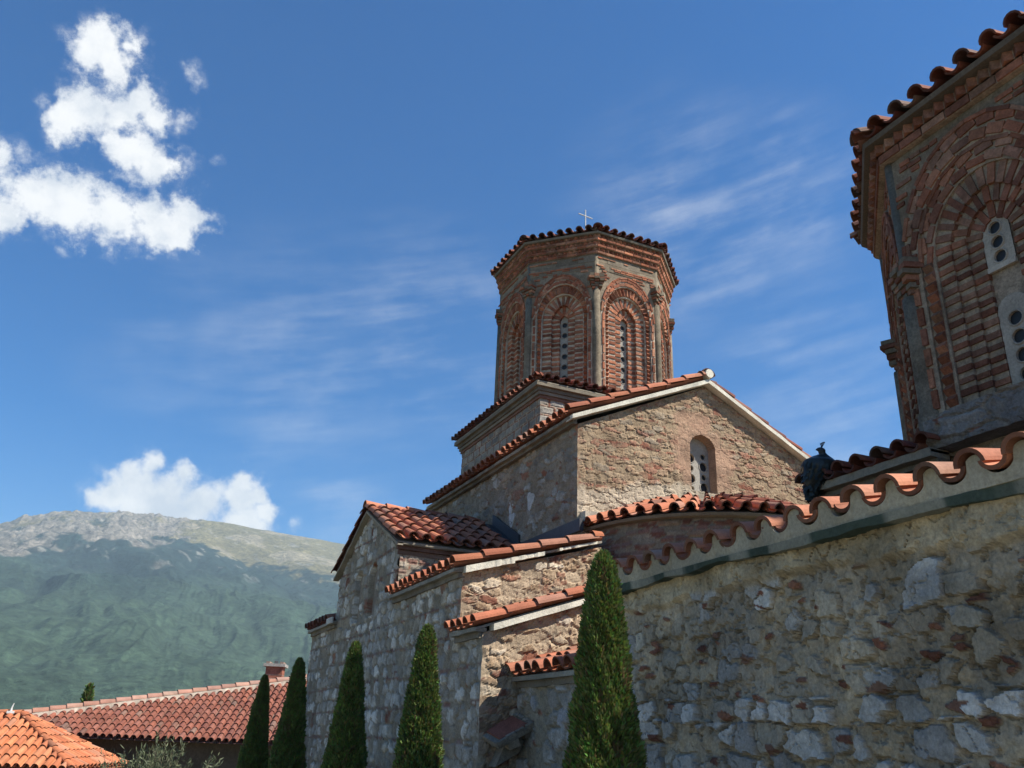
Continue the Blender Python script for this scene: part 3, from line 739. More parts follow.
        for (q, (za, zb, w_)) in enumerate(((0, .05, .088), (.055, .10, .11), (.105, .15, .125), (.155, .20, .145), (.205, .25, .16), (.255, hc, .145))):
            for g_ in (-1, 0, 1):          # three rough pieces to a course, none quite in line
                mb.box(p + Zu * (capz + (za + zb) / 2 + random.uniform(-.006, .006)) - d * (.035 - random.uniform(-.012, .012)) + tt * g_ * w_ * .66, tt * w_ * .315 * random.uniform(.88, 1.02), d * w_ * random.uniform(.82, 1.05), Zu * (zb - za) * random.uniform(.40, .5), (brickcol() * .85 if (q + g_) % 2 else sc_ * random.uniform(.7, 1.0)))
        mb.build('capital', M_STONE, wallo)
        if k not in (1, 2, 3, 4, 5, 6, 0, 7): pass
        # plain stone above the capital
        mb = MB(); mb.tube([p + Zu * (capz + hc), p + Zu * (zw - .005)], [r * .62] * 2, sc_ * .95, 10); 
        mb.build('column_head', M_STONE, wallo, True)
    # cornice: flat and saw-tooth courses stepping out
    mb = MB(); nl = max(2, round((ze - zw) / .068)); hh = (ze - zw) / nl
    for l in range(nl):
        o0 = aw + .02 + (ae - .05 - aw) * (l + .6) / nl; z = zw + l * hh
        flat = l % 2 == 0
        ap = o0 if flat else o0 - .035
        a_, b_ = octo(cx, cy, ap, z + .004), octo(cx, cy, ap, z + hh - .004)
        mb.add(a_ + b_, [(q, (q + 1) % 8, 8 + (q + 1) % 8, 8 + q) for q in range(8)] + [tuple(range(8)), tuple(range(8, 16))], (.22, .175, .135) if not flat else (.28, .22, .17))
        hf = o0 * tan(pi / 8)
        for k in range(8):
            th = radians(45 * k); n = V(sin(th), cos(th), 0); t = V(cos(th), -sin(th), 0); c = V(cx, cy, 0)
            if flat:
                nb = int(2 * hf / .19)
                for i in range(nb):
                    mb.box(c + n * (o0 + .003) + t * (-hf + (i + .5) * 2 * hf / nb) + Zu * (z + hh / 2), t * (hf / nb - .007), n * .012, Zu * (hh / 2 - .009), brickcol())
            else:
                nb = int(2 * hf / .095); w_ = hf / nb * .66; D1, D2 = unit(t + n), unit(n - t)
                for i in range(nb):
                    mb.box(c + n * (o0 - .035) + t * (-hf + (i + .5) * 2 * hf / nb) + Zu * (z + hh / 2), D1 * w_, D2 * w_, Zu * (hh / 2 - .004), brickcol())
    mb.build('cornice', M_BRICK, wallo)
    # eave slab and roof
    mb = MB()
    a_, b_, t2 = octo(cx, cy, ae + .0, ze), octo(cx, cy, ae + .012, ze + .04), octo(cx, cy, .1, ze + .04 + roofrise * ae)
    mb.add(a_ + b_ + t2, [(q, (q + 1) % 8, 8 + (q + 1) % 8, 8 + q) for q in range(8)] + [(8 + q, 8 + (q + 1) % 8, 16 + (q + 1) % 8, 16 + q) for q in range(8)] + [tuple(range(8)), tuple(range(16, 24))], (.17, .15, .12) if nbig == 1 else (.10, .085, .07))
    mb.build('eave_course', M_TRIM, wallo)
    mb = MB(); S = 2 * (ae + .04) * tan(pi / 8); cs = 1 / sqrt(1 + roofrise ** 2)
    for k in range(8):
        th = radians(45 * k); n = V(sin(th), cos(th), 0); t = V(cos(th), -sin(th), 0); c = V(cx, cy, 0)
        s = unit(-n + Zu * roofrise)
        tile_field(mb, c + n * (ae + .04) - t * S / 2 + Zu * (ze + .045), t, s, S, lambda u: max(.14, min(1.15, (S / 2 - abs(u - S / 2)) / tan(pi / 8) / cs)), pitch, .34, pal, seg=7, dirt=.3, edge=False, oh=.35, ow=.36 if nbig == 1 else .345, pw=.33)
        cr = octo(cx, cy, ae + .05, ze + .075)[k]; ap = V(cx, cy, ze + .1 + roofrise * ae)
        ridge_tiles(mb, cr, ap, pal, .10, .085, .34, dirt=.3)
    mb.build('roof', M_TILE, wallo)
    return wallo
FV = (2, 3, 4, 5, 6, 7)
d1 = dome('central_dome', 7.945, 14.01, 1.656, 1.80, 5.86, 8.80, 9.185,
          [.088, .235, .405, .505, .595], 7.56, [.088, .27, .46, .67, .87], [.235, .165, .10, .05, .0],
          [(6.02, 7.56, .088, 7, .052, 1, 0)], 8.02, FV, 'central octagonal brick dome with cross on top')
mb = MB()
for (a, b, r) in (((7.945, 14.0, 9.8), (7.945, 14.0, 11.02), .013), ((7.76, 13.98, 10.86), (8.13, 14.02, 10.86), .013)): mb.tube([a, b], r, (.42, .42, .42), 8)
mb.tube([(7.945, 14, 9.85), (7.945, 14, 9.95)], .05, (.3, .3, .3), 10)
mb.build('cross', M_DARK, d1)
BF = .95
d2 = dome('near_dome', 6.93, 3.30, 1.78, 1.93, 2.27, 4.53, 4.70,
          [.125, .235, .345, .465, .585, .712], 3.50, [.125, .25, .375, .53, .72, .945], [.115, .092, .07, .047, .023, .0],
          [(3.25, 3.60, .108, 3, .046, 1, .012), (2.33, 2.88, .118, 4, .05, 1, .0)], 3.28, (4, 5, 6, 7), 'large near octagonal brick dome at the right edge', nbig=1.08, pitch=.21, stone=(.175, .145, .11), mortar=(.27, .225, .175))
# stone plinth of the near dome and its lower roof
mb = MB()
a_, b_ = octo(6.93, 3.27, 1.83, 2.04), octo(6.93, 3.27, 1.82, 2.275)
mb.add(a_ + b_, [(q, (q + 1) % 8, 8 + (q + 1) % 8, 8 + q) for q in range(8)] + [tuple(range(8)), tuple(range(8, 16))], (.20, .19, .18))
wall(mb, (6.93 - 1.835, 0, 0), A_, WEST, 3.27 - .75, 3.27 + .75, 2.035, 2.28, .012, pat_rubble([(.17, .165, .16), (.20, .19, .18), (.14, .135, .13)], (.19, .17, .145), .34, .16, 88, .02, .07, .8, .02))
plo = mb.build('plinth', M_STONE, d2)
mb = MB(); mb.bx(5.22, 9.2, 1.2, 5.0, -1.6, 1.93, (.22, .20, .18))
nb_ = mb.build('near_dome_base', M_STONE, church)
mb = MB()
slab_strip(mb, (5.2, 3.95, 1.965), (5.2, 5.12, 1.965), WEST, .04, .12, MORT_D, .008)
slab_strip(mb, (5.2, 3.95, 2.03), (5.2, 5.16, 2.03), WEST, .06, .19, MORT, .008)
mb.build('eave_course', M_TRIM, nb_)
mb = MB()
tile_field(mb, (4.97, 3.98, 2.02), A_, unit((1, 0, .10)), 1.18, 1.3, .21, .38, TILE_O, seg=9, dirt=.25, oh=.33, ow=.345, pw=.315)
mb.prism([(5.02, 3.95, 2.0), (5.02, 5.15, 2.0), (9, 5.15, 2.0), (9, 3.95, 2.0)], (0, 0, .02), MORT)
mb.build('roof', M_TILE, nb_)

# ---- near wall on the right --------------------------------------------------
NX = 3.42; NY0, NY1 = -1.2, 5.50
NWC = [(.27, .275, .285), (.33, .335, .34), (.40, .405, .405), (.24, .24, .245), (.36, .345, .31), (.30, .26, .20)]
NMORT = (.39, .315, .215)
def cut_stones(u, v, cw, ch, s, pal, expo, depth, jit=.40, warp=.22, soft=.05):
    """flat faced stones with crisp broken outlines standing out of the mortar"""
    f1, f2, i, j = cells(u, v, cw, ch, s, jit, warp, 1.5)
    e = f2 - f1; r, r2, r3, r4 = (hsh(i, j, s + q) for q in (11, 12, 13, 14))
    vis = r2 < (expo(u, v) if callable(expo) else expo)
    inset = .05 + .20 * r4 + (fbm(u * 30, v * 30, s + 2, 3) - .5) * .14
    q = sst(inset, inset + soft, e) * vis
    tilt = (hsh(i, j, s + 15) - .5) * (u - np.floor(u / cw) * cw) * .10 + (hsh(i, j, s + 16) - .5) * (v - np.floor(v / ch) * ch) * .12
    face = depth * (.35 + .9 * r3) + tilt + (fbm(u * 22, v * 22, s + 3, 4) - .5) * .014 - .012 * (np.abs(fbm(u * 7 + r * 9, v * 7, s + 4, 3) - .5) < .012)
    c = pick(pal, r) * (.90 + .36 * r3)[..., None] * (.86 + .30 * fbm(u * 16, v * 16, s + 5, 4))[..., None]
    return q, face, c, e, vis
def near_pat(u, v):
    s = 101
    # mortar ground: lumpy, pitted, with small grit
    h = (fbm(u * 4, v * 5, 140, 4) - .5) * .035 + (fbm(u * 16, v * 16, 141, 5) - .5) * .030
    pits = sst(.60, .70, fbm(u * 20, v * 24, 142, 3)); h = h - pits * .022
    mo = np.array(NMORT) * (.66 + .66 * fbm(u * 2.4, v * 3.2, 143, 5))[..., None]
    tanp = sst(.46, .64, fbm(u * 3.1 + 9, v * 3.6, 144, 4))[..., None]; mo = mo * (1 - .5 * tanp) + np.array([.25, .235, .205]) * .5 * tanp
    col = mo * (.84 + .32 * fbm(u * 40, v * 40, 145, 3))[..., None]
    row = v + .012 * np.sin(u * 2.1) + (fbm(u * 3, u * 0, 146, 2) - .5) * .03
    low = 1 - sst(.285, .295, row)
    layers = [
        (.185, .135, 31, [(.33, .285, .215), (.29, .25, .19), (.365, .31, .23), (.33, .32, .30), (.27, .23, .175), (.30, .26, .20)], lambda a, b: (.52 - .26 * sst(.60, .85, b)) * (1 - low), .014),
        (.15, .125, 51, [(.34, .325, .30), (.29, .275, .25), (.36, .325, .26), (.42, .405, .375), (.31, .27, .21)], lambda a, b: .15 * (1 - low), .020),
        (.29, .22, 61, [(.35, .31, .25), (.34, .335, .32), (.31, .27, .20)], lambda a, b: .07 * (1 - low), .022),
        (.165, .128, 71, [(.38, .365, .34), (.46, .445, .42), (.31, .30, .28), (.42, .405, .38), (.33, .295, .24)], lambda a, b: .90 * low * (row > .155), .032),
        (.205, .165, 91, [(.34, .325, .30), (.39, .375, .35), (.29, .275, .255), (.34, .30, .235), (.41, .395, .365)], lambda a, b: .86 * (row <= .160), .028)]
    for (cw, ch, sd, pal, ex, dp) in layers:
        off = {71: .16, 91: .16 - .165}.get(sd, 0)
        vv = row - off if sd in (71, 91) else v
        q, face, c, e, vis = cut_stones(u, vv, cw, ch, s + sd, pal, ex, dp)
        h = h * (1 - q) + (face + .02 * fbm(u * 3, v * 3, 147, 2)) * q; col = col * (1 - q[..., None]) + c * q[..., None]
        # shadow-gap where mortar has fallen out round some stones
        gap = vis & (e < .12) & (fbm(u * 6, v * 6, 150 + sd, 3) > .44); h = h - gap * .012
    # brick chips wedged between stones
    f1, f2, i, j = cells(u + v * .35, v - u * .12, .095, .042, 171, .45, .4)
    chip = (hsh(i, j, 172) < .075 * (1 - .35 * low)) & (f2 - f1 > .16)
    col = np.where(chip[..., None], pick(BRK, hsh(i, j, 173)) * .95, col); h = np.where(chip, h * .5 + .018 + (fbm(u * 25, v * 25, 174, 3) - .5) * .01, h)
    # smoother plaster band under the eave with a broken lower edge
    ed = .91 + (fbm(u * 2.0, u * 0, 121, 5) - .5) * .15
    b = sst(ed - .02, ed + .025, v)
    pl = np.array([.40, .325, .215]) * (.62 + .74 * fbm(u * 4, v * 5, 122, 6))[..., None]
    pr = (fbm(u * 12, v * 12, 123, 5) - .5) * .035 + (fbm(u * 2.5, v * 3, 124, 3) - .5) * .06 - sst(.62, .7, fbm(u * 22, v * 22, 128, 3)) * .014
    ck = (np.abs(fbm(u * 2.6, v * 1.3, 125, 4) - .5) < .0035)
    h = h * (1 - b) + (.045 + pr - ck * .02) * b; col = col * (1 - b[..., None]) + (pl * np.where(ck, .8, 1)[..., None]) * b[..., None]
    h = h + (fbm(u * 1.3, v * 1.6, 126, 3) - .5) * .06
    st = sst(.48, .68, fbm(u * 1.6 + 5, v * 1.8, 127, 5))
    return h, col * (1 - .30 * st[..., None])
mb = MB()
wall(mb, (NX, 0, 0), A_, WEST, .9, NY1, -.42, 1.09, .0085, near_pat, cr=8)
wall(mb, (NX, 0, 0), A_, WEST, .9, NY1, -1.6, -.42, .03, near_pat)
wall(mb, (NX, 0, 0), A_, WEST, NY0, .9, -1.6, 1.09, .03, near_pat)
wall(mb, (0, NY1, 0), B_, V(0, 1, 0), NX, 5.2, -1.6, lambda u: 1.08 + (u - NX) * .25, .04, near_pat, cl=8)
mb.prism([(NX + .10, NY0, -1.6), (5.3, NY0, -1.6), (5.3, NY0, 1.53), (NX + .10, NY0, 1.05)], (0, NY1 - NY0 - .1, 0), (.27, .23, .18))
near = mb.build('near_wall', M_STONE, church); near['label'] = 'rough near wall of grey rubble and tan mortar under wavy tiles'
mb = MB()
tile_field(mb, (3.30, NY0, 1.140), A_, unit((1, 0, .25)), NY1 - NY0 + .05, 2.0, .222, .39, [(.47, .195, .115), (.43, .17, .10), (.49, .215, .13), (.38, .15, .09), (.44, .205, .14)], seg=12, dirt=.14, th=.020, jit=1.5, sag=.04, oh=.33, ow=.345, pw=.315)
mb.build('roof', M_TILE, near)
mb = MB()
# mortar bed that follows the tiles, then a dark green corroded edging strip below
PW = (NY1 - NY0 + .05) / round((NY1 - NY0 + .05) / .222); y = np.linspace(NY0, NY1 + .03, 1400)
dd = np.abs((y - NY0) / PW - np.round((y - NY0) / PW)) * PW; ov = np.where(dd < .068, 1.150 + .094 * np.sqrt(np.clip(1 - (dd / .068) ** 2, 0, 1)), 9); qq = np.abs(dd - PW / 2); pn = np.where(qq < .069, 1.138 + .054 * (1 - np.sqrt(np.clip(1 - (qq / .0695) ** 2, 0, 1))), 9); zt = np.minimum(ov, pn) + (fbm(y * 8, y * 0, 131, 3) - .5) * .006
P = np.stack([np.stack([0 * y + 3.5, y, zt], 1), np.stack([3.312 + (fbm(y * 7, y * 0, 132, 3) - .5) * .012, y, zt], 1), np.stack([3.325 + (fbm(y * 5, y * 0, 133, 3) - .5) * .02, y, 0 * y + 1.09], 1), np.stack([0 * y + 3.5, y, 0 * y + 1.08], 1)], 1)
mb.grid(P, (.37, .33, .25))
mb.build('mortar_bed', M_TRIM, near)
mb = MB()
low = 1.04 + (fbm(y * 1.5, y * 0, 135, 5) - .5) * .10; out = 3.315 + (fbm(y * 3, y * 0 + 2, 136, 4) - .5) * .04
P = np.stack([np.stack([0 * y + 3.45, y, 0 * y + 1.088], 1), np.stack([out, y, 0 * y + 1.092], 1), np.stack([out + .008, y, low], 1), np.stack([0 * y + 3.45, y, low + .004], 1)], 1)
g = fbm(y * 6, y * 0, 137, 4)[:, None, None]
g = sst(.38, .62, g); cc = np.array([.055, .075, .06]) * (1 - g) + np.array([.24, .235, .19]) * g
mb.grid(P, np.repeat(cc, 4, 1).reshape(-1, 3))
mb.build('edging_strip', M_TRIM, near)

# ================================================================== PEAFOWL on the lower roof
PF = V(5.06, 5.03, 2.125)
pf = empty('peafowl', PF, 'dark peafowl with a small crested head hunched on the tiles beside the near dome', 'bird')
def loft(mb, pts, col, seg=20, sub=6):
    """pts: (x, y, z, half-width across, half-width in plane) -> closed smooth tube"""
    A = np.array(pts, float); n = len(A); out = []
    for i in range(n - 1):
        p0, p1, p2, p3 = A[max(i - 1, 0)], A[i], A[i + 1], A[min(i + 2, n - 1)]
        for q in range(sub):
            t = q / sub; out.append(.5 * (2 * p1 + (p2 - p0) * t + (2 * p0 - 5 * p1 + 4 * p2 - p3) * t * t + (3 * p1 - p0 - 3 * p2 + p3) * t ** 3))
    out.append(A[-1]); A = np.array(out); n = len(A)
    P = np.zeros((n, seg, 3)); side = V(.96, .28, 0)
    for i in range(n):
        d = unit(A[min(i + 1, n - 1), :3] - A[max(i - 1, 0), :3]); e = unit(side - d * (side @ d)); g = np.cross(d, e)
        a = np.linspace(0, 2 * pi, seg, endpoint=False)
        P[i] = A[i, :3] + max(A[i, 3], .001) * np.cos(a)[:, None] * e + max(A[i, 4], .001) * np.sin(a)[:, None] * g
    vs = P.reshape(-1, 3); c = col(vs) if callable(col) else col
    f = [(i * seg + k, i * seg + (k + 1) % seg, (i + 1) * seg + (k + 1) % seg, (i + 1) * seg + k) for i in range(n - 1) for k in range(seg)] + [tuple(range(seg)), tuple(range((n - 1) * seg, n * seg))]
    mb.add(vs, f, c); return P
def pcol(v): 
    k = sst(.10, .2, v[:, 2] - PF[2])[:, None]; return V(.013, .017, .015) * (1 - k) + V(.009, .013, .022) * k
mb = MB()
body = loft(mb, [tuple(PF + V(*p[:3])) + p[3:] for p in ((-.085, .06, -.215, .012, .006), (-.075, .05, -.16, .06, .04), (-.05, .03, -.08, .12, .09), (-.01, .01, .0, .165, .135), (.01, -.005, .07, .16, .128), (.015, -.014, .122, .105, .095), (.012, -.024, .150, .046, .048), (.008, -.028, .163, .025, .027), (.002, -.026, .183, .028, .032), (-.018, -.02, .194, .018, .02), (-.045, -.014, .190, .004, .005))], pcol)
rngp = np.random.default_rng(5)
for _ in range(900):          # contour feathers lying on the body
    i = int(rngp.integers(3, 34)); k = int(rngp.integers(0, body.shape[1])); p = body[i, k]; cen = body[i].mean(0); nrm = unit(p - cen)
    d = unit(body[max(i - 2, 0)].mean(0) - cen + rngp.normal(0, .004, 3)); d = unit(d - nrm * (d @ nrm) + nrm * .16); e = unit(np.cross(d, nrm)); l = .022 + .03 * (1 - i / 34.) + .006 * rngp.random(); w = l * .32
    p = p + nrm * .001
    mb.add([p, p + d * l * .55 - e * w, p + d * l, p + d * l * .55 + e * w], [(0, 1, 2, 3)], V(.013, .018, .015) * rngp.uniform(.5, 1.8))
mb.build('body', M_FEATH, pf, True)
mb = MB()
for k in range(5):
    a = radians(-24 + 12 * k); b0 = PF + V(.0, -.026, .203); tip = b0 + V(.012 + .012 * cos(a), .05 * sin(a), .052 * cos(a))
    mb.tube([b0, tip], .0022, (.012, .02, .03), 5); mb.tube([tip, tip + V(0, .002 * k - .004, .010)], [.006, .003], (.015, .03, .05), 6)
mb.build('crest', M_FEATH, pf)
for s_ in (-1, 1):
    mb = MB(); q = PF + V(.03, -.02 + s_ * .045, -.06); mb.tube([q, q + V(.03, 0, -.035), q + V(.02, 0, -.075)], [.012, .008, .007], (.10, .085, .07), 6); mb.build('leg', M_FEATH, pf)

# ================================================================== THUJA ROW
def conifer_mesh(name, H, R, nleaf, seed, ls=.045, zmin=.0, tip=1.0, skew=0):
    rng = np.random.default_rng(seed)
    t = rng.random(nleaf) ** 1.0
    # denser towards the part in view
    z = H * (1 - (1 - t) ** .8); z = np.clip(z, zmin, H)
    prof = (lambda z: (.055 * (1 - np.exp(-(H - z) / .06)) + .147 * (H - z)) * (1 - .35 * np.exp(-z / .28)) * R * .84 + .004) if skew == 0 else lambda z: R * np.clip(np.minimum(1, (H - z) / (H * .93)) ** 1.0, .0, 1) * (1 - .25 * np.exp(-z / (.12 * H))) + .010
    az = rng.random(nleaf) * 2 * pi
    lump = fbm(np.cos(az) * 2.2 + z * 5 + 5, np.sin(az) * 2.2 + z * 3.2, seed, 3) - .5
    lump2 = fbm(np.cos(az) * 6 + z * 11, np.sin(az) * 6 - z * 9, seed + 5, 2) - .5
    r = prof(z) * (1 + .30 * lump + .34 * lump2) * (1 - .42 * rng.random(nleaf) ** 2.2)
    r = r * np.where((skew > 0) & (np.cos(az) > 0), 1 - .75 * skew, 1)
    c = np.stack([r * np.cos(az), r * np.sin(az), z], 1)
    out = np.stack([np.cos(az), np.sin(az), 0 * az], 1)
    up = np.zeros_like(out); up[:, 2] = 1
    d = out * (.35 + .5 * rng.random((nleaf, 1))) + up * (.75 + .4 * rng.random((nleaf, 1))) + rng.normal(0, .30, (nleaf, 3)); d /= np.linalg.norm(d, axis=1)[:, None]
    e = np.cross(d, rng.normal(0, 1, (nleaf, 3))); e /= np.linalg.norm(e, axis=1)[:, None]
    nrm = np.cross(d, e)
    L_ = (ls * (.55 + .9 * rng.random(nleaf)))[:, None]; W_ = L_ * (.15 + .10 * rng.random((nleaf, 1)))
    v = np.stack([c, c + d * L_ * .5 - e * W_ + nrm * L_ * .05, c + d * L_, c + d * L_ * .45 + e * W_ + nrm * L_ * .06], 1).reshape(-1, 3)
    g = np.stack([.066 + .075 * rng.random(nleaf), .100 + .085 * rng.random(nleaf), .024 + .024 * rng.random(nleaf)], 1)
    old = (rng.random(nleaf) < .03) | ((lump < -.20) & (rng.random(nleaf) < .5)); g[old] = [.13, .09, .04]
    sh = rng.random(nleaf) < .012; c[sh] += out[sh] * .03 * rng.random((int(sh.sum()), 1)) + up[sh] * .03
    tip_ = lump2 > .12; g[tip_] *= 1.25
    f = (np.arange(nleaf)[:, None] * 4 + np.arange(4)[None, :]).tolist()
    me = bpy.data.meshes.new(name)
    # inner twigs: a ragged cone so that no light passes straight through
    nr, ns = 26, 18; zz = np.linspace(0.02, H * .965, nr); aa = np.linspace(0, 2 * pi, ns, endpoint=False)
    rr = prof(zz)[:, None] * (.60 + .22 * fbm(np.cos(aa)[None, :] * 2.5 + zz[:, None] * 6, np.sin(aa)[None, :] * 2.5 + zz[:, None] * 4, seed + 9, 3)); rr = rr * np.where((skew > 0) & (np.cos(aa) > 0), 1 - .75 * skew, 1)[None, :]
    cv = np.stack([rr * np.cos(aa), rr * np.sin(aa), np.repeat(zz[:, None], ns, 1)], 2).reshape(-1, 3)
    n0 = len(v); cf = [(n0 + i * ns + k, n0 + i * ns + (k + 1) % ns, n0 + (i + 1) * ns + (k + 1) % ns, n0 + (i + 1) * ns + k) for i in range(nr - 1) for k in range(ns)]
    me.from_pydata(np.vstack([v, cv]).tolist(), [], f + cf); me.update()
    a = me.color_attributes.new('col', 'FLOAT_COLOR', 'POINT')
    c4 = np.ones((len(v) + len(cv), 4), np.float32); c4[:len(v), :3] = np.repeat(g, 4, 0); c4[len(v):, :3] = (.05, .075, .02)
    a.data.foreach_set('color', c4.ravel()); me.materials.append(M_LEAF)
    return me
def trunk_mesh(h, r):
    mb = MB(); mb.tube([(0, 0, -.1), (.01, 0, h * .3), (0, .01, h * .7), (0, 0, h)], [r, r * .8, r * .55, r * .2], (.16, .11, .075), 8)
    o = mb.build('trunk', M_STONE); me = o.data; bpy.data.objects.remove(o); return me
def tree(loc, me, tm, label, cat, group=None, scale=1., rot=0., name='thuja'):
    r = empty(name, loc, label, cat, group); r.rotation_euler = (0, 0, rot); r.scale = (scale,) * 3
    for (nm, m) in (('crown', me), ('trunk', tm)):
        o = bpy.data.objects.new(nm, m); COL.objects.link(o); o.parent = r
    return r
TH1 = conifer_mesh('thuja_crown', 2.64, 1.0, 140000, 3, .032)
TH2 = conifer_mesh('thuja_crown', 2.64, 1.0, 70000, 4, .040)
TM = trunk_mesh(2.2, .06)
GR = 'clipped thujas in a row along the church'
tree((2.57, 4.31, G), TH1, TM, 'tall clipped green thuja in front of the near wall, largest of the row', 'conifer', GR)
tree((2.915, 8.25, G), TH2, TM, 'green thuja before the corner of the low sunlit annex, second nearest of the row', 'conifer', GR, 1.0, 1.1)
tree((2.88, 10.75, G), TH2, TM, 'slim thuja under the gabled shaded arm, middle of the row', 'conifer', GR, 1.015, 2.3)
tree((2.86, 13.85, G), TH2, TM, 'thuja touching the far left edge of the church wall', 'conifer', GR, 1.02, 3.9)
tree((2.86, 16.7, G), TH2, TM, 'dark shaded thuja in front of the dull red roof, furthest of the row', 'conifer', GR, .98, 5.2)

# ================================================================== HOUSES BEYOND
K = 1.45
C0 = V(-2.75, 20.9, -.10) * K; eh = unit((.94, -.34, 0)); uh = V(-eh[1], eh[0], 0); ze = -.06 * K; SL = .445; HK = .455
GL = -5.8
house = empty('long_house', tuple(C0 + eh * 5 + uh * 3 + V(0, 0, GL)), 'long house with dull red weathered tile roof and brick chimney', 'house')
mb = MB(); LN = 9.6 * K; MAXR = 3.83 * K
def rtop(u): return np.minimum(np.maximum(u * HK, .1), MAXR)
csl = sqrt(1 + SL * SL)
tile_field(mb, C0 + V(0, 0, ze), eh, unit(uh + Zu * SL), LN, lambda u: float(rtop(np.array(u)) * csl), 0.215, .34, [(.215, .078, .052), (.23, .088, .06), (.20, .072, .05), (.235, .095, .068), (.19, .072, .052)], th=.022, seg=5, dirt=.12, edge=True)
hip_end = C0 + eh * (MAXR / HK) + uh * MAXR + V(0, 0, ze + MAXR * SL)
ridge_tiles(mb, C0 + V(0, 0, ze + .10), hip_end + V(0, 0, .12), [(.36, .19, .14), (.40, .23, .17)], 0.17, .13, .45)
p = lambda u, r, z: tuple(C0 + eh * u + uh * r + V(0, 0, z))
mb.add([p(0, 0, ze - .02), p(LN, 0, ze - .02), p(LN, MAXR, ze + MAXR * SL - .02), p(MAXR / HK, MAXR, ze + MAXR * SL - .02), p(0, 2 * MAXR, ze), p(LN, 2 * MAXR, ze)], [(0, 1, 2, 3), (0, 3, 4), (3, 2, 5, 4)], (.26, .12, .09))
rf = mb.build('roof', M_TILE, house)
mb = MB(); a_ = C0 + V(0, 0, ze + .05); b_ = hip_end + V(0, 0, .06); slab_strip(mb, a_ + V(0, 0, .05), b_ + V(0, 0, .05), unit(-uh + eh * .3), .16, .17, (.55, .46, .37), .03, .1); mb.build('hip_mortar', M_TRIM, rf)
mb = MB()
q = C0 + eh * .5 + uh * .6
mb.prism([q + V(0, 0, GL), q + eh * (LN - .6) + V(0, 0, GL), q + eh * (LN - .6) + uh * 7.6 + V(0, 0, GL), q + uh * 7.6 + V(0, 0, GL)], (0, 0, ze - GL + .15), (.10, .08, .06))
mb.build('wall', M_STONE, house)
mb = MB()
for i in range(30):
    c = C0 + eh * (.2 + i * .46) + uh * .32 + V(0, 0, ze + .02); mb.box(c, eh * .035, uh * .32, Zu * .05, (.06, .045, .035))
mb.build('rafter', M_STONE, house)
cc = V(5.95, 32.85, 1.45); mb = MB()
mb.box(cc + V(0, 0, -.3), eh * .29, uh * .29, Zu * 1.12, (.30, .12, .08))
for i in range(13): mb.box(cc + V(0, 0, -.9 + i * .12), eh * .296, uh * .296, Zu * .008, (.3, .25, .2))
mb.box(cc + V(0, 0, .87), eh * .38, uh * .38, Zu * .05, (.33, .31, .28)); mb.box(cc + V(0, 0, .97), eh * .06, uh * .05, Zu * .06, (.1, .1, .1))
for q in (-1, 1): mb.box(cc + eh * q * .24 + V(0, 0, .95), eh * .06, uh * .3, Zu * .04, (.28, .2, .16))
mb.build('chimney', M_BRICK, rf)

K2 = 1.3; F = V(.03, 19., -.73) * K2; R_ = V(1.02, 21.15, -.70) * K2; Ap = V(-1.10, 20.95, .19) * K2; Ap2 = V(-3.4, 22.05, .19) * K2
lf = unit((-.906, .423, 0))
pav = empty('tiled_pavilion', (-1.5, 27, -5.6), 'low building with bright orange hipped tile roof at the lower left corner', 'house')
mb = MB(); ORA = [(.50, .18, .085), (.46, .16, .075), (.53, .205, .10), (.43, .145, .07), (.48, .21, .12)]
def hipface(mb, A, B, T, T2, pitch, expo, seg=6):
    """roof face with eave A->B and top T..T2"""
    e = unit(B - A); Ln = np.linalg.norm(B - A); tt = T - A; up = tt - e * (tt @ e); sl = np.linalg.norm(up); s = up / sl
    uA = tt @ e; uB = (T2 - A) @ e
    def sm(u):
        a = sl * u / max(uA, 1e-3) if u < uA else sl
        b = sl * (Ln - u) / max(Ln - uB, 1e-3) if u > uB else sl
        return max(.08, min(a, b, sl))
    n = np.cross(e, s); n = n if n[2] > 0 else -n
    tile_field(mb, A + n * .02, e, s, Ln, sm, pitch, expo, ORA, seg=seg, dirt=.03, edge=True, th=.018)
    mb.add([A, B, T2, T], [(0, 1, 2, 3)], (.40, .15, .08))
FL = F + lf * 4.6 * K2
hipface(mb, FL, F, Ap2, Ap, .225, .36)
hipface(mb, F, R_, Ap, Ap + V(.01, .01, 0), .225, .36)
ridge_tiles(mb, F + V(0, 0, .05), Ap + V(0, 0, .06), ORA, .10, .085, .36); ridge_tiles(mb, R_ + V(0, 0, .05), Ap + V(0, 0, .06), ORA, .10, .085, .36); ridge_tiles(mb, Ap + V(0, 0, .05), Ap2 + V(0, 0, .05), ORA, .10, .085, .36)
mb.add([R_, FL + (R_ - F), Ap2, Ap], [(0, 1, 2, 3)], (.42, .16, .08))
prf = mb.build('roof', M_TILE, pav)
mb = MB(); ins = unit(Ap - F); ins[2] = 0
f0 = F + unit((Ap - F) * V(1, 1, 0)) * .45; rr_ = (R_ - F) * .9; ll_ = FL - F
mb.prism([V(*f0[:2], -5.6), V(*(f0 + rr_)[:2], -5.6), V(*(f0 + rr_ + ll_)[:2], -5.6), V(*(f0 + ll_)[:2], -5.6)], (0, 0, 4.68), (.12, .09, .07)); mb.build('wall', M_STONE, pav)
mb = MB(); t0 = Ap + V(-.28, .05, .08); mb.tube([t0, t0 + V(0, 0, .10), t0 + V(.03, 0, .22)], [.035, .022, .012], (.62, .62, .60), 8); mb.box(t0 + V(0, 0, .0), (.09, 0, 0), (0, .07, 0), (0, 0, .03), (.6, .6, .58)); mb.build('finial', M_TRIM, prf)

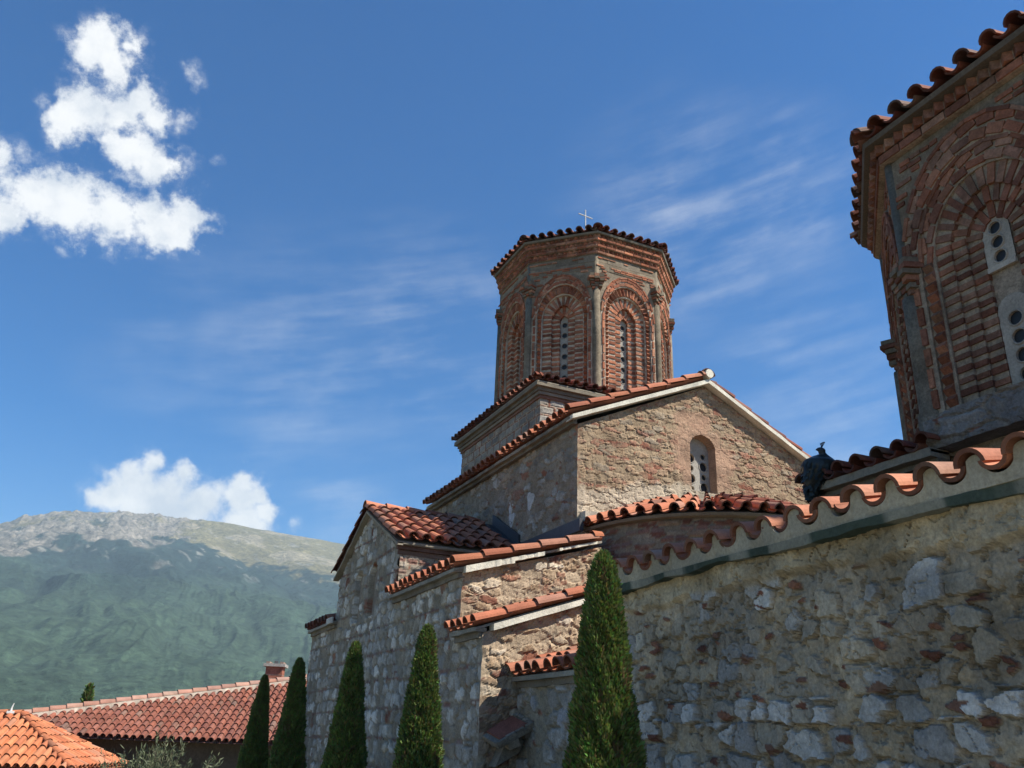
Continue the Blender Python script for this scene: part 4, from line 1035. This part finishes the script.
# olive-like shrub in front of the long house
def shrub():
    rng = np.random.default_rng(12); base = V(.87, 11.4, -2.3)
    o = empty('olive_shrub', tuple(base), 'grey green feathery shrub in front of the long house', 'shrub')
    mb = MB(); st = MB()
    for i in range(150):
        a = rng.random() * 2 * pi; lean = rng.random() ** .7 * .50; h = (1.62 + .72 * rng.random()) * (1 - .25 * lean)
        p0 = base + V(.14 * cos(a), .14 * sin(a), 0); p1 = base + V(cos(a) * lean * .55, sin(a) * lean * .55, h * .55); p2 = base + V(cos(a) * lean * 1.5, sin(a) * lean * 1.5, h)
        st.tube([p0, p1, p2], [.009, .006, .002], (.14, .12, .08), 4)
        for q in range(130):
            t = rng.random() ** .7; p = p0 * (1 - t) ** 2 + 2 * p1 * t * (1 - t) + p2 * t * t + rng.normal(0, .02, 3)
            d = unit(rng.normal(0, .55, 3) + V(cos(a) * .3, sin(a) * .3, .8)); e = unit(np.cross(d, rng.normal(0, 1, 3))); l = .045 + .05 * rng.random(); w = .007
            g = V(.115, .135, .075) * rng.uniform(.65, 1.3)
            mb.add([p, p + d * l * .5 - e * w, p + d * l, p + d * l * .5 + e * w], [(0, 1, 2, 3)], g)
    mb.build('foliage', M_LEAF, o); st.build('stem', M_STONE, o)
shrub()
FC = conifer_mesh('cypress_crown', 7.7, 1.2, 9000, 21, .22, skew=.55)
fc = tree((.08, 46.0, -5.9), FC, trunk_mesh(6.5, .16), 'dark cypress tip showing above the long house roof', 'conifer', None, 1.0, .05, 'cypress')

# ================================================================== GROUND, MOUNTAIN
def polar(az, r): return np.stack([r[None, :] * np.sin(az)[:, None], r[None, :] * np.cos(az)[:, None]], 2)
def ground_z(x, y):
    r = np.hypot(x, y)
    side = 1 - sst(2.3, 3.3, x) * (1 - sst(18.5, 22, y))
    near = G - .75 * sst(7.5, 11, y) * side - 2.95 * sst(11.8, 17.5, y) * side
    return near - .02 * np.maximum(r - 40, 0) + (fbm(x * .4, y * .4, 201, 3) - .5) * .05 * sst(1, 6, r)
mb = MB(); az = np.linspace(-pi, pi, 181); r = np.concatenate([[.01], np.geomspace(.8, 1300, 110)])
P2 = polar(az, r); zz = ground_z(P2[..., 0], P2[..., 1])
g = fbm(P2[..., 0] * .5, P2[..., 1] * .5, 202, 4); k = sst(.52, .60, g + .30 * sst(16, 40, np.hypot(P2[..., 0], P2[..., 1])))[..., None]
mb.grid(np.dstack([P2, zz]), (np.array([.43, .385, .31]) * (1 - k) + np.array([.085, .10, .035]) * k).reshape(-1, 3))
go = mb.build('ground', M_GROUND); setp(go, 'gravel and grass courtyard ground running out to the valley', None, None, 'structure')
RA = [-75, -45, -25, -12, -6.5, -5.1, -3.59, -.91, 1.37, 4.36, 7.48, 10.68, 13.62, 20, 30, 45, 80]
RE = [2.5, 4.5, 7.5, 9.6, 10.71, 11.39, 11.79, 12.23, 12.36, 12.35, 12.13, 11.86, 11.59, 10.6, 8.6, 5.5, 2.5]
R0, RC, RB = 900., 4200., 6000.
az = np.radians(np.concatenate([np.linspace(-75, -14, 90), np.linspace(-13.8, 17, 520), np.linspace(17.3, 80, 90)]))
r = np.concatenate([np.linspace(R0, 2400, 90), np.linspace(2410, RC + 60, 330), np.linspace(RC + 80, RB, 24)])
P2 = polar(az, r); X, Y = P2[..., 0], P2[..., 1]
crest = np.interp(np.degrees(az), RA, RE); zc = np.tan(np.radians(crest)) * RC
t = (r - R0) / (RC - R0)
prof = np.where(t <= 1, .42 * t + .58 * t ** 1.9, 1 - .35 * (t - 1) * 2)
prof = prof[None, :]
Z = -28 + (zc[:, None] + 28) * prof
deg = np.degrees(az)[:, None]
ridg = 1 - np.abs(2 * fbm(X / 520 + Y / 1500, Y / 1500 - X / 2600, 301, 4) - 1)
amp = np.sin(np.clip(t, 0, 1) * pi)[None, :] * 1.0 + .10
Z = Z + (ridg - .6) * 120 * amp + (1 - np.abs(2 * fbm(np.degrees(az)[:, None] * .42 + (fbm(X / 500, Y / 700, 331, 4) - .5) * 3.2, Y / 900., 302, 5) - 1) - .6) * 34 * amp + (fbm(X / 160, Y / 160, 303, 5) - .5) * 42 * (amp + .08)
leftk = 1 - sst(3.2, 6.0, deg + (fbm(X / 300, Y / 300, 305, 3) - .5) * 4)          # rocky shoulder on the left
q = (Z + 28) / (zc[:, None] + 28)
rocky = leftk * sst(.52, .80, q + (fbm(X / 200, Y / 420, 306, 4) - .5) * .5)
Z = Z + rocky * (np.abs(2 * fbm(X / 48, Y / 80, 307, 5) - 1) - .4) * 30
q2 = q + (fbm(X / 240, Y / 240, 308, 5) - .5) * .20
tl = np.interp(np.degrees(az), [-20, -6, 0, 4, 6, 8, 13, 20], [.86, .87, .86, .82, .73, .71, .655, .62])[:, None]
fo = 1 - sst(tl - .015, tl + .02, q2 + (fbm(X / 28, Y / 28, 309, 3) - .5) * .10)
shaded_forest = np.array([.016, .030, .026]) * (.55 + .9 * fbm(X / 55, Y / 80, 310, 5))[..., None]  # dark forest colour that also carries the cloud shadow on the slopes, painted in
scrub = np.array([.040, .066, .040]) * (.7 + .6 * fbm(X / 34, Y / 50, 313, 5))[..., None]
lo = (sst(.62, .30, q + (fbm(X / 420, Y / 420, 311, 4) - .5) * .55) * .9)[..., None]
shaded_forest = shaded_forest * (1 - lo) + scrub * lo
grass = np.array([.145, .125, .062]) * (.72 + .55 * fbm(X / 170 + Y / 900, Y / 300, 312, 5))[..., None]
bare = sst(.56, .66, fbm(X / 130, Y / 130, 314, 5))[..., None]; grass = grass * (1 - .6 * bare) + np.array([.25, .215, .155]) * .6 * bare
rock = np.array([.165, .145, .118]) * (.35 + 1.3 * fbm(X / 38, Y / 60, 315, 5))[..., None]
rk = (sst(.42, .60, fbm(X / 75, Y / 130, 316, 5) + .30 * (rocky - .55)) * sst(.12, .5, rocky))[..., None]
col = shaded_forest * fo[..., None] + grass * (1 - fo[..., None]); col = col * (1 - rk) + rock * rk
outc = (sst(.70, .76, fbm(X / 26 + Y / 90, Y / 60, 317, 4)) * sst(.45, .7, q))[..., None]; col = col * (1 - outc * .7) + np.array([.22, .21, .18]) * outc * .7
mb = MB(); mb.grid(np.dstack([P2, Z]), col.reshape(-1, 3))
mo = mb.build('mountain', M_MOUNT, None, True); setp(mo, 'long mountain with forested slopes, pale rock and a grassy ridge', None, None, 'structure')
# air
mb = MB(); mb.bx(-6400, 6400, -1500, 6400, -75, 985, (1, 1, 1)); hz = mb.build('haze', M_TRIM); setp(hz, 'thin blue summer haze', None, None, 'stuff')
mh = bpy.data.materials.new('air_haze'); mh.use_nodes = True; nt = mh.node_tree; nt.nodes.remove(nt.nodes['Principled BSDF'])
pv = nd(nt, 'ShaderNodeVolumePrincipled'); pv.inputs['Color'].default_value = (.62, .86, 1., 1); pv.inputs['Density'].default_value = 1.05e-4; pv.inputs['Anisotropy'].default_value = .1
nt.links.new(pv.outputs[0], nt.nodes['Material Output'].inputs['Volume']); hz.data.materials.clear(); hz.data.materials.append(mh)

# ================================================================== SUN, SKY, CLOUDS
SAZ, SEL = radians(130), radians(49)
S = V(sin(SAZ) * cos(SEL), cos(SAZ) * cos(SEL), sin(SEL))
import mathutils
sl = bpy.data.lights.new('sun', 'SUN'); sl.energy = 4.8; sl.angle = radians(.55); sl.color = (1, .94, .83)
so = bpy.data.objects.new('sun', sl); COL.objects.link(so); so.rotation_euler = mathutils.Vector(S).to_track_quat('Z', 'Y').to_euler(); so.location = (20, -20, 40)
w = bpy.data.worlds.new('World'); sc.world = w; w.use_nodes = True; nt = w.node_tree; L = nt.links.new
bg = nt.nodes['Background']; outw = nt.nodes['World Output']
sky = nd(nt, 'ShaderNodeTexSky', sky_type='NISHITA'); sky.sun_disc = False; sky.sun_elevation = SEL; sky.sun_rotation = SAZ
sky.altitude = 700; sky.air_density = 1.0; sky.dust_density = .5; sky.ozone_density = 3.0
hs = nd(nt, 'ShaderNodeHueSaturation'); hs.inputs['Saturation'].default_value = 1.5; hs.inputs['Hue'].default_value = .507
L(sky.outputs[0], hs.inputs['Color']); L(hs.outputs[0], bg.inputs['Color']); bg.inputs['Strength'].default_value = .074
tc = nd(nt, 'ShaderNodeTexCoord')
def M(op, a, b=None, c=None, clamp=False):
    n = nd(nt, 'ShaderNodeMath', operation=op); n.use_clamp = clamp
    for i, x in enumerate((a, b, c)):
        if x is None: continue
        if isinstance(x, (int, float)): n.inputs[i].default_value = x
        else: L(x, n.inputs[i])
    return n.outputs[0]
def VM(op, a, b=None, sc_=None):
    n = nd(nt, 'ShaderNodeVectorMath', operation=op)
    for i, x in enumerate((a, b)):
        if x is None: continue
        if isinstance(x, (tuple, list, np.ndarray)): n.inputs[i].default_value = tuple(float(q) for q in x)
        else: L(x, n.inputs[i])
    if sc_ is not None: n.inputs['Scale'].default_value = sc_
    return n
def noise(vec, scale, detail=8, rough=.55, out='Fac'):
    n = nd(nt, 'ShaderNodeTexNoise'); n.inputs['Scale'].default_value = scale; n.inputs['Detail'].default_value = detail; n.inputs['Roughness'].default_value = rough
    L(vec, n.inputs['Vector']); return n.outputs[out]
def ramp(x, a, b):
    n = nd(nt, 'ShaderNodeMapRange'); n.interpolation_type = 'SMOOTHSTEP'; n.inputs['From Min'].default_value = a; n.inputs['From Max'].default_value = b; L(x, n.inputs['Value']); return n.outputs[0]
D = tc.outputs['Generated']
def dirv(a, e): a, e = radians(a), radians(e); return V(sin(a) * cos(e), cos(a) * cos(e), sin(e))
wn = VM('SUBTRACT', noise(D, 9, 5, .6, 'Color'), (.5, .5, .5)).outputs[0]
Dw = VM('ADD', D, VM('SCALE', wn, None, .055).outputs[0]).outputs[0]
wn2 = VM('SUBTRACT', noise(D, 45, 4, .6, 'Color'), (.5, .5, .5)).outputs[0]
Dw = VM('ADD', Dw, VM('SCALE', wn2, None, .014).outputs[0]).outputs[0]
TOPC = [(-8.43, 38.91, 1.57), (-7.32, 38.01, 1.38), (-9.19, 38.18, .93), (-6.62, 39.24, .64), (-7.62, 35.39, 1.7), (-6.02, 35.6, 1.3), (-8.86, 34.2, 1.14), (-5.02, 36.81, .87), (-3.74, 35.99, .78), (-4.45, 33.67, 1.44), (-2.65, 33.26, 1.36), (-5.53, 33.95, 1.09), (-9.8, 29.29, 1.73), (-7.15, 29.52, 2.14), (-4.36, 29.72, 1.88), (-1.45, 29.85, 1.38), (.01, 30.83, 1.28), (-8.31, 30.37, 1.15), (-10.53, 27.85, 1.3), (-2.53, 30.2, 1.36), (-.03, 29.56, .81), (-13.5, 28.5, 2.0), (-12.5, 30.5, 1.2)]
LOWC = [(-1.18, 13.52, 1.44), (.53, 13.65, 1.7), (2.38, 13.28, 1.86), (4.51, 13.24, 1.66), (6.58, 13.8, 1.34), (8.05, 13.32, .86), (.86, 14.93, .91), (3.01, 14.73, 1.05), (-.26, 14.63, .78), (6.43, 14.73, .79), (-1.96, 13.16, .87), (7.47, 14.21, .86), (3, 12, 2.2), (7, 12.2, 1.5)]
def field(blobs):
    acc = None
    for (a, e, r) in blobs:
        d = VM('DISTANCE', Dw, dirv(a, e)).outputs['Value']
        v = M('MULTIPLY_ADD', d, -1 / radians(r), 1.)
        acc = v if acc is None else M('SMOOTH_MAX', acc, v, .35)
    return acc
fb = noise(D, 24, 10, .68); fb2 = noise(D, 80, 8, .7)
edge = M('ADD', M('MULTIPLY', M('SUBTRACT', fb, .5), 3.4), M('MULTIPLY', M('SUBTRACT', fb2, .5), 1.6))
fT, fL = field(TOPC), field(LOWC)
wisp = noise(D, 34, 10, .72)
def cumulus(f, hard, soft_):
    body = ramp(M('ADD', f, M('MULTIPLY', edge, hard)), -.12, .62)
    veil = M('MULTIPLY', ramp(M('ADD', M('ADD', f, .55), M('MULTIPLY', edge, .9)), .0, 1.3), ramp(wisp, .42, .72))
    return M('MAXIMUM', body, M('MULTIPLY', veil, soft_))
PUFF = [(-1.68, 38.78, .8), (1.05, 34.13, .5), (-7.05, 26.33, .5), (-1.9, 36.2, .7), (10.05, 12.7, .7), (-11, 34.8, .6), (-10.6, 31.4, .8)]
puff = M('MULTIPLY', ramp(M('ADD', field(PUFF), M('MULTIPLY', edge, .7)), -.2, 1.0), M('MULTIPLY', ramp(wisp, .34, .66), .75))
cum = M('MAXIMUM', M('MAXIMUM', cumulus(M('ADD', fT, .15), .66, .8), cumulus(M('ADD', fL, .06), .40, .5)), puff)
# thin cirrus: long soft streaks rising to the right, laid out in bearing and height
sx = nd(nt, 'ShaderNodeSeparateXYZ'); L(D, sx.inputs[0])
bear = M('ARCTAN2', sx.outputs[0], sx.outputs[1]); hgt = M('ARCSINE', sx.outputs[2])
cb = nd(nt, 'ShaderNodeCombineXYZ'); L(M('MULTIPLY', bear, 4.5), cb.inputs[0]); L(M('MULTIPLY', M('SUBTRACT', hgt, M('MULTIPLY', bear, .16)), 19.), cb.inputs[1])
cb2 = nd(nt, 'ShaderNodeCombineXYZ'); L(M('MULTIPLY', bear, 9.), cb2.inputs[0]); L(M('MULTIPLY', M('SUBTRACT', hgt, M('MULTIPLY', bear, .2)), 70.), cb2.inputs[1]); cb2.inputs[2].default_value = 3.1
ci = M('ADD', M('MULTIPLY', noise(cb.outputs[0], 1., 6, .55), .60), M('ADD', M('MULTIPLY', noise(cb2.outputs[0], 1., 7, .65), .22), M('MULTIPLY', noise(D, 20, 8, .65), .18)))
def soft(a, e, r): return ramp(VM('DISTANCE', D, dirv(a, e)).outputs['Value'], radians(r), 0.)
area = None
for (a, e, r, k) in ((38, 33, 11, 1.), (44, 34, 8, 1.), (18, 25, 11, 1.), (10, 23, 12, .7), (47, 20, 8, .7), (2, 23, 9, .45), (44, 24, 9, .6), (13, 14, 5, .9), (25, 22, 7, .7)):
    s_ = M('MULTIPLY', soft(a, e, r), k); area = s_ if area is None else M('MAXIMUM', area, s_)
cir = M('MULTIPLY', M('MULTIPLY', ramp(ci, .40, .72), area), .40)
bc = nd(nt, 'ShaderNodeBackground'); 
shade = ramp(noise(D, 17, 6, .6), .30, .62)
mixc = nd(nt, 'ShaderNodeMix', data_type='RGBA'); L(shade, mixc.inputs[0]); mixc.inputs[6].default_value = (.66, .71, .78, 1); mixc.inputs[7].default_value = (.98, .98, .97, 1); L(mixc.outputs[2], bc.inputs['Color']); bc.inputs['Strength'].default_value = .55
tot = M('MAXIMUM', M('MULTIPLY', cum, .97), cir)
mx = nd(nt, 'ShaderNodeMixShader'); L(tot, mx.inputs[0]); L(bg.outputs[0], mx.inputs[1]); L(bc.outputs[0], mx.inputs[2]); L(mx.outputs[0], outw.inputs['Surface'])
w.cycles.sampling_method = 'MANUAL'; w.cycles.sample_map_resolution = 512

# ================================================================== CAMERA
f_, pt_, rl, yw = 856., radians(22.85), radians(2.2), radians(24.28)
fw = V(sin(yw) * cos(pt_), cos(yw) * cos(pt_), sin(pt_)); rt = V(cos(yw), -sin(yw), 0); up = np.cross(rt, fw)
rt2 = cos(rl) * rt + sin(rl) * up; up2 = -sin(rl) * rt + cos(rl) * up
cam = bpy.data.cameras.new('camera'); cam.sensor_width = 36; cam.lens = 36 * f_ / 1024; cam.clip_end = 20000; cam.clip_start = .05
co = bpy.data.objects.new('camera', cam); COL.objects.link(co)
co.matrix_world = mathutils.Matrix(((rt2[0], up2[0], -fw[0], 0), (rt2[1], up2[1], -fw[1], 0), (rt2[2], up2[2], -fw[2], 0), (0, 0, 0, 1)))
sc.camera = co
sc.render.engine = 'CYCLES'; sc.cycles.use_denoising = True; sc.cycles.max_bounces = 6; sc.cycles.diffuse_bounces = 4; sc.cycles.volume_bounces = 0; sc.cycles.transparent_max_bounces = 8
sc.view_settings.view_transform = 'Standard'; sc.view_settings.look = 'None'; sc.view_settings.gamma = 1; sc.view_settings.use_curve_mapping = False; sc.view_settings.exposure = 1.0
